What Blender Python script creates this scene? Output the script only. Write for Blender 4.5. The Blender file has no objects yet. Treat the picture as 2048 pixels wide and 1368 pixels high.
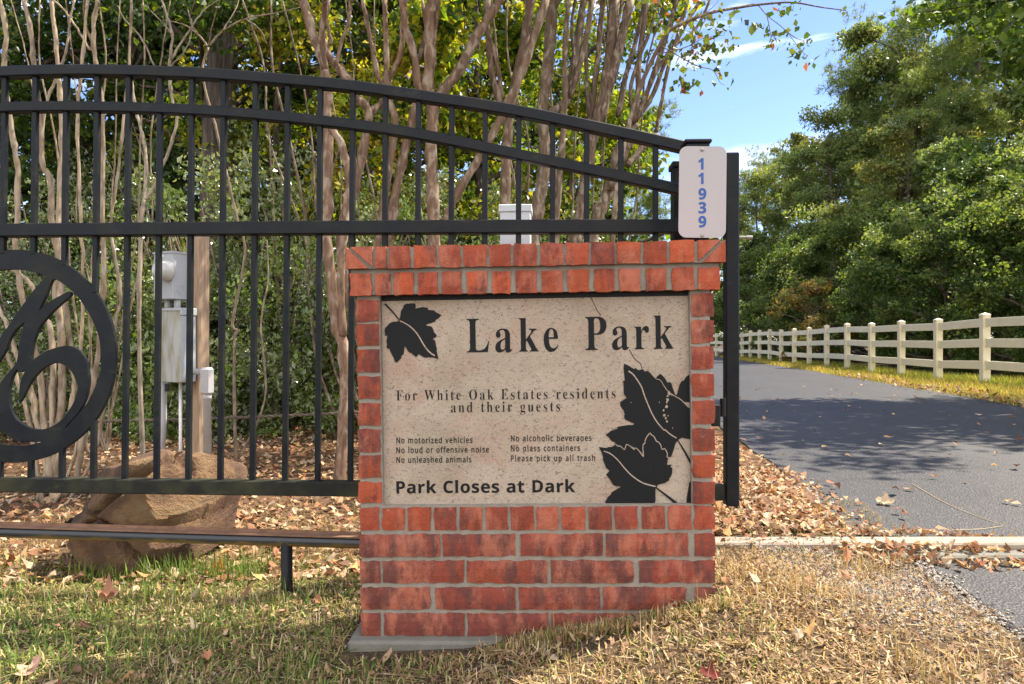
import bpy, math
import numpy as np
from mathutils import Vector, Matrix

# ------------------------------------------------------------------ camera, sky, sun, exposure
S = bpy.context.scene
COL = S.collection
HC = 0.9                      # camera height above the lawn
F, CX, CY = 1422.2, 1024., 684.
cd = bpy.data.cameras.new('camera'); cam = bpy.data.objects.new('camera', cd); COL.objects.link(cam)
cd.sensor_width = 36; cd.lens = F / 2048 * 36; cd.clip_start = .05; cd.clip_end = 2000
cam.location = (0, 0, HC); cam.rotation_euler = (math.radians(90), 0, 0)
S.camera = cam

SUN_EL = math.radians(54); SUN_AZ = math.radians(66)      # azimuth from +Y towards +X
W_ = bpy.data.worlds.new('World'); S.world = W_; W_.use_nodes = True
wn, wl = W_.node_tree.nodes, W_.node_tree.links
bg = wn['Background']
sky = wn.new('ShaderNodeTexSky'); sky.sky_type = 'NISHITA'; sky.sun_disc = False
sky.sun_elevation = SUN_EL; sky.sun_rotation = SUN_AZ; sky.air_density = 1.0; sky.dust_density = .3; sky.ozone_density = 2.5
tc = wn.new('ShaderNodeTexCoord'); mp = wn.new('ShaderNodeMapping'); mp.inputs['Scale'].default_value = (1.6, 1.6, 9)
ns = wn.new('ShaderNodeTexNoise'); ns.inputs['Scale'].default_value = 2.3; ns.inputs['Detail'].default_value = 7
ns.inputs['Roughness'].default_value = .55; ns.inputs['Distortion'].default_value = .6
rp = wn.new('ShaderNodeValToRGB'); rp.color_ramp.elements[0].position = .52; rp.color_ramp.elements[1].position = .82
rp.color_ramp.elements[1].color = (.75, .75, .75, 1)
mx = wn.new('ShaderNodeMix'); mx.data_type = 'RGBA'
hs = wn.new('ShaderNodeHueSaturation'); hs.inputs['Saturation'].default_value = 1.12; hs.inputs['Hue'].default_value = .515; hs.inputs['Value'].default_value = .84
wl.new(tc.outputs['Generated'], mp.inputs[0]); wl.new(mp.outputs[0], ns.inputs['Vector']); 
wl.new(sky.outputs[0], hs.inputs['Color'])
sxy = wn.new('ShaderNodeSeparateXYZ'); wl.new(tc.outputs['Generated'], sxy.inputs[0])
cov = wn.new('ShaderNodeMapRange'); wl.new(sxy.outputs['Y'], cov.inputs['Value']); cov.inputs['From Min'].default_value = .15; cov.inputs['From Max'].default_value = -.6
cov.inputs['To Min'].default_value = 0; cov.inputs['To Max'].default_value = .34  # unseen cloud bank added behind the camera to brighten shaded fronts
ad = wn.new('ShaderNodeMath'); wl.new(ns.outputs['Fac'], ad.inputs[0]); wl.new(cov.outputs[0], ad.inputs[1]); wl.new(ad.outputs[0], rp.inputs[0])
wl.new(rp.outputs[0], mx.inputs['Factor']); wl.new(hs.outputs[0], mx.inputs['A']); mx.inputs['B'].default_value = (10.6, 10.1, 9.4, 1)
wl.new(mx.outputs['Result'], bg.inputs[0]); bg.inputs[1].default_value = .13

sd = bpy.data.lights.new('sun', 'SUN'); sd.energy = 5.0; sd.angle = math.radians(.5); sd.color = (1, .9, .74)
sun = bpy.data.objects.new('sun', sd); COL.objects.link(sun); sun.location = (8, 4, 14)
SV = Vector((math.sin(SUN_AZ) * math.cos(SUN_EL), math.cos(SUN_AZ) * math.cos(SUN_EL), math.sin(SUN_EL)))
sun.rotation_euler = SV.to_track_quat('Z', 'Y').to_euler()
S.view_settings.view_transform = 'Standard'; S.view_settings.look = 'None'
S.view_settings.exposure = 1.34; S.view_settings.gamma = 1
S.cycles.max_bounces = 8; S.cycles.diffuse_bounces = 4; S.cycles.transmission_bounces = 5; S.cycles.transparent_max_bounces = 6
S.cycles.use_denoising = True

rng = np.random.default_rng(7)

# ------------------------------------------------------------------ helpers
def P(px, py, Y):
    return np.array([(px - CX) / F * Y, Y, HC + (CY - py) / F * Y])

def unit(v): return v / (np.linalg.norm(v, axis=-1, keepdims=True) + 1e-9)
class MB:
    """collects vertices, faces and colours; build() links ONE mesh object"""
    def __init__(s): s.V = []; s.C = []; s.Q = []; s.T = []; s.G = []; s.n = 0; s.mi = []
    def add(s, V, quads=None, tris=None, col=(.5, .5, .5, 1), ngons=None):
        V = np.asarray(V, float).reshape(-1, 3); k = len(V)
        c = np.asarray(col, float)
        if c.ndim == 1: c = np.tile(c if len(c) == 4 else np.append(c, 1), (k, 1))
        elif c.shape[1] == 3: c = np.hstack([c, np.ones((k, 1))])
        s.V.append(V); s.C.append(c)
        if quads is not None and len(quads): s.Q.append(np.asarray(quads, int) + s.n)
        if tris is not None and len(tris): s.T.append(np.asarray(tris, int) + s.n)
        if ngons is not None: s.G += [np.asarray(g, int) + s.n for g in ngons]
        s.n += k
    def box(s, a, b, col=(.5, .5, .5, 1)):
        x0, y0, z0 = a; x1, y1, z1 = b
        V = [(x0, y0, z0), (x1, y0, z0), (x1, y1, z0), (x0, y1, z0), (x0, y0, z1), (x1, y0, z1), (x1, y1, z1), (x0, y1, z1)]
        s.add(V, [(0, 3, 2, 1), (4, 5, 6, 7), (0, 1, 5, 4), (1, 2, 6, 5), (2, 3, 7, 6), (3, 0, 4, 7)], col=col)
    def cbox(s, a, b, r=.003, col=(.5, .5, .5, 1)):
        """box with chamfered edges"""
        a = np.array(a, float); b = np.array(b, float); r = min(r, *((b - a) * .45)); base = s.n
        V = []; idx = {}
        for i in (0, 1):
            for j in (0, 1):
                for k in (0, 1):
                    c = np.array([(a, b)[i][0], (a, b)[j][1], (a, b)[k][2]]); sg = np.array([1 - 2 * i, 1 - 2 * j, 1 - 2 * k])
                    for ax in range(3):
                        p = c + sg * r; p[ax] = c[ax]
                        idx[(i, j, k, ax)] = len(V); V.append(p)
        Q = []; T = []
        for ax in range(3):
            o = [q for q in range(3) if q != ax]
            for side in (0, 1):
                f = []
                for (m, n_) in ((0, 0), (1, 0), (1, 1), (0, 1)):
                    key = [0, 0, 0]; key[ax] = side; key[o[0]] = m; key[o[1]] = n_
                    f.append(idx[(*key, ax)])
                Q.append(f)
        for ax in range(3):
            o = [q for q in range(3) if q != ax]
            for m in (0, 1):
                for n_ in (0, 1):
                    k0 = [0, 0, 0]; k0[o[0]] = m; k0[o[1]] = n_; k1 = list(k0); k1[ax] = 1
                    Q.append([idx[(*k0, o[0])], idx[(*k1, o[0])], idx[(*k1, o[1])], idx[(*k0, o[1])]])
        for i in (0, 1):
            for j in (0, 1):
                for k in (0, 1): T.append([idx[(i, j, k, 0)], idx[(i, j, k, 1)], idx[(i, j, k, 2)]])
        s.add(V, Q, T, col)
    def tube(s, pts, rad, sides=8, col=(.5, .5, .5, 1), caps=True):
        pts = np.asarray(pts, float); n = len(pts); rad = np.broadcast_to(np.asarray(rad, float), (n,))
        t = np.gradient(pts, axis=0); t /= np.linalg.norm(t, axis=1)[:, None] + 1e-9
        ref = np.array([0, 1, 0.]) if abs(t[:, 1]).mean() < .8 else np.array([1., 0, 0])
        u = np.cross(t, ref); u /= np.linalg.norm(u, axis=1)[:, None] + 1e-9; w = np.cross(t, u)
        a = np.arange(sides) / sides * 2 * np.pi
        V = pts[:, None] + rad[:, None, None] * (np.cos(a)[None, :, None] * u[:, None] + np.sin(a)[None, :, None] * w[:, None])
        i = np.arange(n - 1)[:, None] * sides; j = np.arange(sides)[None]; j2 = (j + 1) % sides
        Q = np.stack([i + j, i + j2, i + sides + j2, i + sides + j], -1).reshape(-1, 4)
        c = np.asarray(col, float)
        if c.ndim == 2: c = np.repeat(c, sides, 0)
        g = [np.arange(sides)[::-1], np.arange(sides) + (n - 1) * sides] if caps else None
        s.add(V.reshape(-1, 3), Q, None, c, g)
    def poly(s, pts2, n0, n1, col=(.5, .5, .5, 1)):
        """prism of a 2-D outline (u, v), from depth n0 (front) to n1"""
        p = np.asarray(pts2, float); k = len(p)
        area = np.sum(p[:, 0] * np.roll(p[:, 1], -1) - np.roll(p[:, 0], -1) * p[:, 1])
        if area < 0: p = p[::-1]
        V = np.vstack([np.c_[p[:, 0], np.full(k, n0), p[:, 1]], np.c_[p[:, 0], np.full(k, n1), p[:, 1]]])
        j = np.arange(k); j2 = (j + 1) % k
        s.add(V, np.stack([j2, j, j + k, j2 + k], 1), None, col, [np.arange(k), np.arange(k)[::-1] + k])
    def build(s, name, mat, parent=None, smooth=False, off=(0, 0, 0)):
        V = np.vstack(s.V) - np.asarray(off); C = np.vstack(s.C)
        Q = np.vstack(s.Q) if s.Q else np.zeros((0, 4), int); T = np.vstack(s.T) if s.T else np.zeros((0, 3), int)
        me = bpy.data.meshes.new(name)
        loops = np.concatenate([Q.ravel(), T.ravel()] + [g for g in s.G]).astype(np.int32)
        cnt = np.concatenate([np.full(len(Q), 4), np.full(len(T), 3), np.array([len(g) for g in s.G], int)]).astype(np.int32)
        st = np.concatenate([[0], np.cumsum(cnt)[:-1]]).astype(np.int32)
        me.vertices.add(len(V)); me.vertices.foreach_set('co', V.astype(np.float32).ravel())
        me.loops.add(len(loops)); me.loops.foreach_set('vertex_index', loops)
        me.polygons.add(len(cnt)); me.polygons.foreach_set('loop_start', st); me.polygons.foreach_set('loop_total', cnt)
        me.polygons.foreach_set('use_smooth', np.full(len(cnt), smooth))
        at = me.color_attributes.new('tint', 'FLOAT_COLOR', 'POINT'); at.data.foreach_set('color', C.astype(np.float32).ravel())
        me.update(calc_edges=True); me.validate()
        me.materials.append(mat)
        return link(name, me, parent)

def link(name, data, parent=None):
    o = bpy.data.objects.new(name, data); COL.objects.link(o)
    if parent is not None: o.parent = parent
    return o
def tag(o, label=None, cat=None, group=None, kind=None):
    if label: o['label'] = label
    if cat: o['category'] = cat
    if group: o['group'] = group
    if kind: o['kind'] = kind
    return o
def thing(name, label, cat, loc=(0, 0, 0), M=None, group=None):
    o = link(name, None); o.empty_display_size = .1
    m = Matrix.Translation(Vector(loc))
    if M is not None: m = m @ Matrix(M.tolist()).to_4x4()
    o.matrix_world = m
    return tag(o, label, cat, group)

def smooth_path(pts, n=6):
    """Catmull-Rom through rows of any width"""
    p = np.asarray(pts, float)
    if len(p) < 3:
        t = np.linspace(0, 1, n + 1)[:, None]; return p[0] * (1 - t) + p[-1] * t
    q = np.vstack([2 * p[0] - p[1], p, 2 * p[-1] - p[-2]]); out = []
    for i in range(1, len(q) - 2):
        t = np.linspace(0, 1, n, endpoint=False)[:, None]
        a, b, c, d = q[i - 1], q[i], q[i + 1], q[i + 2]
        out.append(.5 * (2 * b + (c - a) * t + (2 * a - 5 * b + 4 * c - d) * t ** 2 + (3 * b - a - 3 * c + d) * t ** 3))
    out.append(p[-1:]); return np.vstack(out)

class Plane:
    def __init__(s, yaw, pitch, roll, o):
        yaw, pitch, roll = np.radians([yaw, pitch, roll])
        cy, sy, cp, sp, cr, sr = np.cos(yaw), np.sin(yaw), np.cos(pitch), np.sin(pitch), np.cos(roll), np.sin(roll)
        s.M = np.array([[cy, -sy, 0], [sy, cy, 0], [0, 0, 1]]) @ np.array([[1, 0, 0], [0, cp, -sp], [0, sp, cp]]) @ np.array([[cr, 0, sr], [0, 1, 0], [-sr, 0, cr]])
        s.o = np.array(o, float)             # relative to the camera
    def uv(s, px, py, n=0.):
        d = np.array([(px - CX) / F, 1, (CY - py) / F]); nn = s.M[:, 1]; o = s.o + nn * n
        q = s.M.T @ (d * (o @ nn) / (d @ nn) - s.o); return np.array([q[0], q[2]])
    def world(s, u, n, v): return s.M @ np.array([u, n, v]) + s.o + np.array([0, 0, HC])

# ------------------------------------------------------------------ materials
def mat(name):
    m = bpy.data.materials.new(name); m.use_nodes = True; n = m.node_tree.nodes; b = n['Principled BSDF']
    return m, n, m.node_tree.links, b
def noise(n, l, vec, scale, detail=4, rough=.55, dist=0.):
    t = n.new('ShaderNodeTexNoise'); t.inputs['Scale'].default_value = scale; t.inputs['Detail'].default_value = detail
    t.inputs['Roughness'].default_value = rough; t.inputs['Distortion'].default_value = dist
    if vec is not None: l.new(vec, t.inputs['Vector'])
    return t.outputs['Fac']
def ramp(n, l, fac, stops):
    r = n.new('ShaderNodeValToRGB'); e = r.color_ramp.elements
    while len(e) < len(stops): e.new(.5)
    for k, (p, c) in enumerate(stops):
        e[k].position = p; e[k].color = (c, c, c, 1) if np.isscalar(c) else (*c, 1)
    l.new(fac, r.inputs[0]); return r.outputs[0]
def mix(n, l, fac, a, b, mode='MIX'):
    m = n.new('ShaderNodeMix'); m.data_type = 'RGBA'; m.blend_type = mode
    for key, v in (('Factor', fac), ('A', a), ('B', b)):
        s = m.inputs[key]
        if hasattr(v, 'node'): l.new(v, s)
        elif key == 'Factor': s.default_value = v
        else: s.default_value = (*v, 1)
    return m.outputs['Result']
def coords(n, l, scale=(1, 1, 1)):
    t = n.new('ShaderNodeTexCoord'); m = n.new('ShaderNodeMapping'); m.inputs['Scale'].default_value = scale
    l.new(t.outputs['Object'], m.inputs[0]); return m.outputs[0]
def bump(n, l, b, h, strength=.3, dist=.01):
    q = n.new('ShaderNodeBump'); q.inputs['Strength'].default_value = strength; q.inputs['Distance'].default_value = dist
    l.new(h, q.inputs['Height']); l.new(q.outputs[0], b.inputs['Normal'])
def tint(n, l): a = n.new('ShaderNodeAttribute'); a.attribute_name = 'tint'; return a

def leaf_mat(name, trans=.4, rough=.45, spec=.4, warm=(1.25, 1.2, .5)):
    m, n, l, b = mat(name); a = tint(n, l)
    l.new(a.outputs['Color'], b.inputs['Base Color']); b.inputs['Roughness'].default_value = rough; b.inputs['Specular IOR Level'].default_value = spec
    t = n.new('ShaderNodeBsdfTranslucent'); l.new(mix(n, l, 1., a.outputs['Color'], warm, 'MULTIPLY'), t.inputs['Color'])
    s = n.new('ShaderNodeMixShader'); s.inputs[0].default_value = trans
    l.new(b.outputs[0], s.inputs[1]); l.new(t.outputs[0], s.inputs[2]); l.new(s.outputs[0], n['Material Output'].inputs[0])
    return m
M_leaf = leaf_mat('green_leaf', .5)
M_waxy = leaf_mat('waxy_leaf', .3, .27, .8)
M_grass = leaf_mat('grass_blade', .3, .6, .2, (1.1, 1.1, .7))
M_dry = leaf_mat('dry_leaf', .15, .7, .2, (1.1, 1, .8))

def bark_mat(name, sc=(1, 1, .15), scale=30, amp=.5, bstr=.5):
    m, n, l, b = mat(name); a = tint(n, l); v = coords(n, l, sc)
    f = noise(n, l, v, scale, 5, .6, .3); f2 = noise(n, l, coords(n, l, (1, 1, .4)), 6, 3)
    c = mix(n, l, 1., a.outputs['Color'], ramp(n, l, f, [(.3, 1 - amp), (.7, 1.15)]), 'MULTIPLY')
    f3 = noise(n, l, coords(n, l, (1, 1, .45)), 21, 3, .5, .4)
    if name == 'smooth_bark': c = mix(n, l, ramp(n, l, f3, [(.5, 0.), (.66, .6)]), c, (.40, .335, .26)); c = mix(n, l, ramp(n, l, f3, [(.32, .5), (.46, 0.)]), c, (.13, .085, .055))
    else: c = mix(n, l, ramp(n, l, f2, [(.5, 0.), (.6, .35)]), c, (.2, .17, .14))
    l.new(c, b.inputs['Base Color']); b.inputs['Roughness'].default_value = .8; b.inputs['Specular IOR Level'].default_value = .2
    bump(n, l, b, f, bstr, .01); return m
M_crape = bark_mat('smooth_bark', (1, 1, .22), 42, .6, .7)
M_bark = bark_mat('rough_bark', (1, 1, .08), 28, .85, 1.)

def paint_mat(name, col, rough=.4, dirt=(.1, .1, .07), damt=.4, scale=9, metal=0., spec=.5):
    m, n, l, b = mat(name); b.inputs['Specular IOR Level'].default_value = spec; v = coords(n, l)
    f = noise(n, l, v, scale, 6, .65); g = noise(n, l, v, 140, 2)
    c = mix(n, l, ramp(n, l, f, [(.42, 0.), (.75, damt)]), col, dirt)
    c = mix(n, l, ramp(n, l, noise(n, l, v, 230, 2), [(.735, 0.), (.76, .5 * damt)]), c, tuple(min(.6, q * 4 + .12) for q in col)); c = mix(n, l, ramp(n, l, noise(n, l, coords(n, l, (.3, 1, 1)), 31, 4, .7), [(.6, 0.), (.75, .6 * damt)]), c, tuple(q * 1.6 for q in dirt))
    l.new(c, b.inputs['Base Color']); b.inputs['Metallic'].default_value = metal
    l.new(ramp(n, l, f, [(.3, rough), (.7, min(1, rough + .25))]), b.inputs['Roughness'])
    bump(n, l, b, g, .06, .003); return m
M_gate = paint_mat('black_gate_paint', (.0065, .0085, .0125), .36, (.04, .041, .03), .42, spec=.16)
M_gatelow = paint_mat('bounce_tinted_gate_paint', (.014, .015, .014), .45, (.06, .06, .03), .8, 7, spec=.16)  # olive cast: warm ground bounce painted into the bottom rail colour
M_black = paint_mat('black_steel', (.010, .011, .013), .4, (.04, .034, .028), .45, spec=.2)
M_rust = paint_mat('rusty_iron', (.21, .115, .07), .8, (.10, .05, .03), .8, 25)
M_vinyl = paint_mat('white_vinyl', (.76, .69, .50), .35, (.62, .54, .36), .35, 5)
M_vinylw = paint_mat('clean_white_vinyl', (.66, .68, .71), .3, (.55, .55, .53), .2, 5)
M_grey = paint_mat('grey_enamel', (.34, .36, .39), .45, (.26, .27, .24), .5, 8)
M_conduit = paint_mat('grey_plastic_pipe', (.37, .37, .385), .5, (.27, .255, .22), .5, 10)
M_white = paint_mat('white_plastic', (.78, .78, .78), .4, (.55, .53, .5), .3, 12)
M_screw = paint_mat('worn_zinc', (.3, .29, .27), .4, (.15, .13, .1), .5, 40, .8)

m, n, l, b = mat('mossy_enamel'); v = coords(n, l, (6, 6, 1.2))
f = noise(n, l, v, 3, 5, .6); l.new(mix(n, l, ramp(n, l, f, [(.42, 0.), (.62, .85)]), (.36, .37, .365), (.21, .2, .105)), b.inputs['Base Color'])
b.inputs['Roughness'].default_value = .55; M_mossy = m

m, n, l, b = mat('rusting_pipe_paint'); t_ = n.new('ShaderNodeTexCoord'); sx = n.new('ShaderNodeSeparateXYZ'); l.new(t_.outputs['Object'], sx.inputs[0])
mr = n.new('ShaderNodeMath'); mr.operation = 'MULTIPLY_ADD'; l.new(sx.outputs['Z'], mr.inputs[0]); mr.inputs[1].default_value = -22; 
l.new(noise(n, l, coords(n, l, (.6, 1, 1)), 9, 4), mr.inputs[2])
l.new(mix(n, l, ramp(n, l, mr.outputs[0], [(.52, 0.), (.78, .9)]), (.02, .022, .028), (.16, .10, .025)), b.inputs['Base Color'])
b.inputs['Roughness'].default_value = .4; M_pipe = m

m, n, l, b = mat('fired_brick'); a = tint(n, l)
f = noise(n, l, coords(n, l, (1, 1, .22)), 30, 5, .6, .5); f2 = noise(n, l, coords(n, l), 260, 3); f3 = noise(n, l, coords(n, l), 45, 5, .7)
st = n.new('ShaderNodeMath'); st.operation = 'MULTIPLY'; l.new(ramp(n, l, f, [(.46, 0.), (.6, 1.)]), st.inputs[0]); l.new(a.outputs['Alpha'], st.inputs[1])
c = mix(n, l, st.outputs[0], a.outputs['Color'], (.075, .04, .038))
c = mix(n, l, ramp(n, l, f3, [(.3, 0.), (.75, .5)]), c, mix(n, l, 1., c, (1.6, 1.5, 1.4), 'MULTIPLY'))
c = mix(n, l, ramp(n, l, noise(n, l, coords(n, l, (1, 1, .35)), 11, 6, .7), [(.48, 0.), (.6, .75)]), c, (.40, .135, .082))
c = mix(n, l, ramp(n, l, noise(n, l, coords(n, l, (1.2, 1, .5)), 8.3, 6, .72), [(.51, 0.), (.62, .8)]), c, (.085, .03, .027))
c = mix(n, l, ramp(n, l, noise(n, l, coords(n, l), 21, 6, .75), [(.62, 0.), (.72, .55)]), c, (.40, .29, .24))
c = mix(n, l, ramp(n, l, noise(n, l, coords(n, l), 120, 2), [(.73, 0.), (.76, .7)]), c, (.06, .03, .025))
l.new(c, b.inputs['Base Color']); b.inputs['Roughness'].default_value = .75; b.inputs['Specular IOR Level'].default_value = .3
hm = n.new('ShaderNodeMath'); hm.operation = 'MULTIPLY_ADD'; l.new(f2, hm.inputs[0]); hm.inputs[1].default_value = .5; l.new(f3, hm.inputs[2])
bump(n, l, b, hm.outputs[0], .8, .006); M_brick = m

m, n, l, b = mat('mortar'); v = coords(n, l)
l.new(mix(n, l, noise(n, l, v, 22, 5, .7), (.13, .112, .09), (.34, .30, .25)), b.inputs['Base Color']); b.inputs['Roughness'].default_value = .95
bump(n, l, b, noise(n, l, v, 190, 4), .6, .004); M_mortar = m

m, n, l, b = mat('concrete'); v = coords(n, l)
c = mix(n, l, noise(n, l, v, 12, 6, .7), (.085, .083, .068), (.22, .21, .175)); l.new(c, b.inputs['Base Color']); b.inputs['Roughness'].default_value = .95
bump(n, l, b, noise(n, l, v, 90, 5), .5, .005); M_conc = m

m, n, l, b = mat('cast_stone'); v = coords(n, l)
c = mix(n, l, noise(n, l, v, 5, 6, .65), (.28, .22, .165), (.45, .375, .30))
c = mix(n, l, ramp(n, l, noise(n, l, v, 4.2, 4, .6, .8), [(.5, 0.), (.66, .55)]), c, (.33, .20, .145))
c = mix(n, l, ramp(n, l, noise(n, l, v, 3.1, 3, .6, .5), [(.53, 0.), (.68, .6)]), c, (.23, .205, .14))
v2 = coords(n, l, (1, 1, 1.6)); s1 = noise(n, l, v2, 95, 3, .6, 1.2)
c = mix(n, l, ramp(n, l, s1, [(.56, 0.), (.64, .85)]), c, (.18, .135, .10))
c = mix(n, l, ramp(n, l, noise(n, l, v, 170, 2, .6, 1.5), [(.64, 0.), (.68, .9)]), c, (.06, .052, .045))
c = mix(n, l, ramp(n, l, noise(n, l, v2, 80, 3, .6, 2.), [(.63, 0.), (.7, .5)]), c, (.56, .48, .4))
l.new(c, b.inputs['Base Color']); b.inputs['Roughness'].default_value = .85; bump(n, l, b, s1, .35, .004); M_stone = m

m, n, l, b = mat('black_enamel'); v = coords(n, l)
c = mix(n, l, ramp(n, l, noise(n, l, v, 210, 2), [(.76, 0.), (.78, .8)]), (.008, .0085, .010), (.33, .29, .25)); l.new(c, b.inputs['Base Color'])
b.inputs['Roughness'].default_value = .6; b.inputs['Specular IOR Level'].default_value = .2; bump(n, l, b, noise(n, l, v, 60, 3), .2, .003); M_enamel = m

m, n, l, b = mat('reflective_sheeting'); v = coords(n, l)
vo = n.new('ShaderNodeTexVoronoi'); vo.inputs['Scale'].default_value = 330; vo.inputs['Randomness'].default_value = .25; l.new(v, vo.inputs['Vector'])
c = mix(n, l, ramp(n, l, vo.outputs['Distance'], [(.25, 0.), (.5, .6)]), (.46, .46, .47), (.31, .285, .29))
c = mix(n, l, ramp(n, l, noise(n, l, v, 16, 5), [(.5, 0.), (.8, .5)]), c, (.43, .37, .38)); l.new(c, b.inputs['Base Color']); b.inputs['Roughness'].default_value = .45; b.inputs['Specular IOR Level'].default_value = .2; M_plate = m
m, n, l, b = mat('blue_vinyl_digit'); b.inputs['Base Color'].default_value = (.001, .055, .27, 1); b.inputs['Roughness'].default_value = .4; M_blue = m
m, n, l, b = mat('glass_meter'); b.inputs['Base Color'].default_value = (.42, .42, .40, 1); b.inputs['Roughness'].default_value = .15; M_glass = m

m, n, l, b = mat('weathered_timber'); v = coords(n, l, (9, 9, .7)); f = noise(n, l, v, 9, 5, .65, .6)
l.new(ramp(n, l, f, [(.25, (.14, .10, .065)), (.5, (.31, .215, .14)), (.75, (.42, .315, .22))]), b.inputs['Base Color']); b.inputs['Roughness'].default_value = .85
bump(n, l, b, f, .4, .004); M_wood = m
m, n, l, b = mat('weathered_board'); v = coords(n, l, (.7, 9, 9)); f = noise(n, l, v, 9, 5, .65, .6)
l.new(ramp(n, l, f, [(.25, (.15, .12, .085)), (.5, (.28, .24, .19)), (.75, (.40, .36, .30))]), b.inputs['Base Color']); b.inputs['Roughness'].default_value = .9
bump(n, l, b, f, .5, .006); M_board = m

m, n, l, b = mat('sandstone'); v = coords(n, l); f = noise(n, l, v, 3.2, 6, .6, .6); f2 = noise(n, l, coords(n, l, (1, 1, 1.5)), 8, 8, .7, .5)
c = ramp(n, l, f, [(.32, (.075, .042, .028)), (.47, (.17, .092, .052)), (.57, (.27, .16, .075)), (.72, (.27, .2, .12))])
c = mix(n, l, ramp(n, l, f2, [(.35, .6), (.55, 0.)]), c, (.09, .055, .04)); l.new(c, b.inputs['Base Color']); b.inputs['Roughness'].default_value = .9
hm = n.new('ShaderNodeMath'); hm.operation = 'MULTIPLY_ADD'; c = mix(n, l, ramp(n, l, noise(n, l, v, 70, 4, .7), [(.55, 0.), (.7, .5)]), c, (.08, .055, .04)); l.new(c, b.inputs['Base Color']); l.new(noise(n, l, v, 60, 6, .75), hm.inputs[0]); hm.inputs[1].default_value = .4; l.new(f2, hm.inputs[2])
bump(n, l, b, hm.outputs[0], 1., .04); M_rock = m

m, n, l, b = mat('worn_asphalt'); v = coords(n, l); vo = n.new('ShaderNodeTexVoronoi'); vo.inputs['Scale'].default_value = 110; l.new(v, vo.inputs['Vector'])
c = mix(n, l, noise(n, l, v, .9, 5, .6), (.0135, .013, .0145), (.030, .0295, .032))
c = mix(n, l, ramp(n, l, vo.outputs['Color'], [(.7, 0.), (.98, .6)]), c, (.14, .14, .145))
c = mix(n, l, ramp(n, l, noise(n, l, v, 14, 5, .7), [(.6, 0.), (.8, .35)]), c, (.16, .13, .1)); ve = n.new('ShaderNodeTexVoronoi'); ve.feature = 'DISTANCE_TO_EDGE'; ve.inputs['Scale'].default_value = .9
nv = n.new('ShaderNodeTexNoise'); nv.inputs['Scale'].default_value = 3; nv.inputs['Detail'].default_value = 6; l.new(v, nv.inputs['Vector']); l.new(mix(n, l, .25, v, nv.outputs['Color'], 'ADD') if False else mix(n, l, .3, v, nv.outputs['Color']), ve.inputs['Vector'])
c = mix(n, l, ramp(n, l, ve.outputs['Distance'], [(.004, .8), (.011, 0.)]), c, (.012, .012, .012))
c = mix(n, l, ramp(n, l, noise(n, l, coords(n, l, (1, .35, 1)), .7, 6, .7), [(.45, 0.), (.7, .5)]), c, (.045, .0445, .046))
l.new(c, b.inputs['Base Color'])
b.inputs['Roughness'].default_value = .6; b.inputs['Specular IOR Level'].default_value = .45
bump(n, l, b, vo.outputs['Distance'], .55, .006); M_asph = m

m, n, l, b = mat('earth'); v = coords(n, l); a = tint(n, l)
f = noise(n, l, v, 2.3, 6, .65); f2 = noise(n, l, v, 38, 5, .7); f3 = noise(n, l, v, 130, 3, .7)
c = mix(n, l, 1., a.outputs['Color'], ramp(n, l, f2, [(.3, .5), (.7, 1.35)]), 'MULTIPLY')
c = mix(n, l, ramp(n, l, f3, [(.52, 0.), (.7, .6)]), c, (.30, .23, .15)); c = mix(n, l, ramp(n, l, f3, [(.3, .6), (.45, 0.)]), c, (.05, .035, .025))
l.new(c, b.inputs['Base Color']); b.inputs['Roughness'].default_value = 1; b.inputs['Specular IOR Level'].default_value = .1
hm = n.new('ShaderNodeMath'); hm.operation = 'ADD'; l.new(f2, hm.inputs[0]); l.new(f3, hm.inputs[1]); bump(n, l, b, hm.outputs[0], .8, .02); M_earth = m

m, n, l, b = mat('attribute_coloured'); a = tint(n, l); l.new(a.outputs['Color'], b.inputs['Base Color']); b.inputs['Roughness'].default_value = .9; M_attr = m

# ------------------------------------------------------------------ ground
def sstep(a, b, x): t = np.clip((x - a) / (b - a), 0, 1); return t * t * (3 - 2 * t)
_w = rng.uniform(-1, 1, (14, 2)) * np.linspace(.8, 9, 14)[:, None]; _ph = rng.uniform(0, 6.28, 14); _am = .016 / (1 + np.linspace(0, 4, 14))
def wob(x, y): return sum(_am[k] * np.sin(_w[k, 0] * x + _w[k, 1] * y + _ph[k]) for k in range(14))
RL = np.array([(1.38, 2.80), (1.5, 3.55), (1.68, 4.6), (1.8, 5.6), (1.95, 6.6), (2.4, 9), (3.1, 12), (4.5, 18), (7.0, 27), (8.2, 36), (8.0, 48), (5.5, 62), (1, 78)])
RR = np.array([(6.4, 2.84), (6.3, 3.6), (6.3, 5.5), (6.5, 9), (6.95, 11.5), (7.35, 13.6), (8.5, 20), (10.0, 30), (11.2, 38), (11.4, 50), (9.2, 64), (4.5, 80)])
def road_x(y): return np.interp(y, RL[:, 1], RL[:, 0]), np.interp(y, RR[:, 1], RR[:, 0])
def on_road(x, y):
    a, c = road_x(y); far = sstep(-.12, .1, x - a) * sstep(-.12, .1, c - x) * (y > 2.84) * (y < 79)
    near = sstep(-.1, .12, x - near_edge(y)) * (y < 2.62)
    return np.maximum(far, near)
NE = np.array([(1.5, .2), (1.38, 1.4), (1.33, 1.9), (1.36, 2.2), (1.42, 2.45), (1.48, 2.62)])
def near_edge(y): return np.interp(y, NE[:, 1], NE[:, 0])
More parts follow.
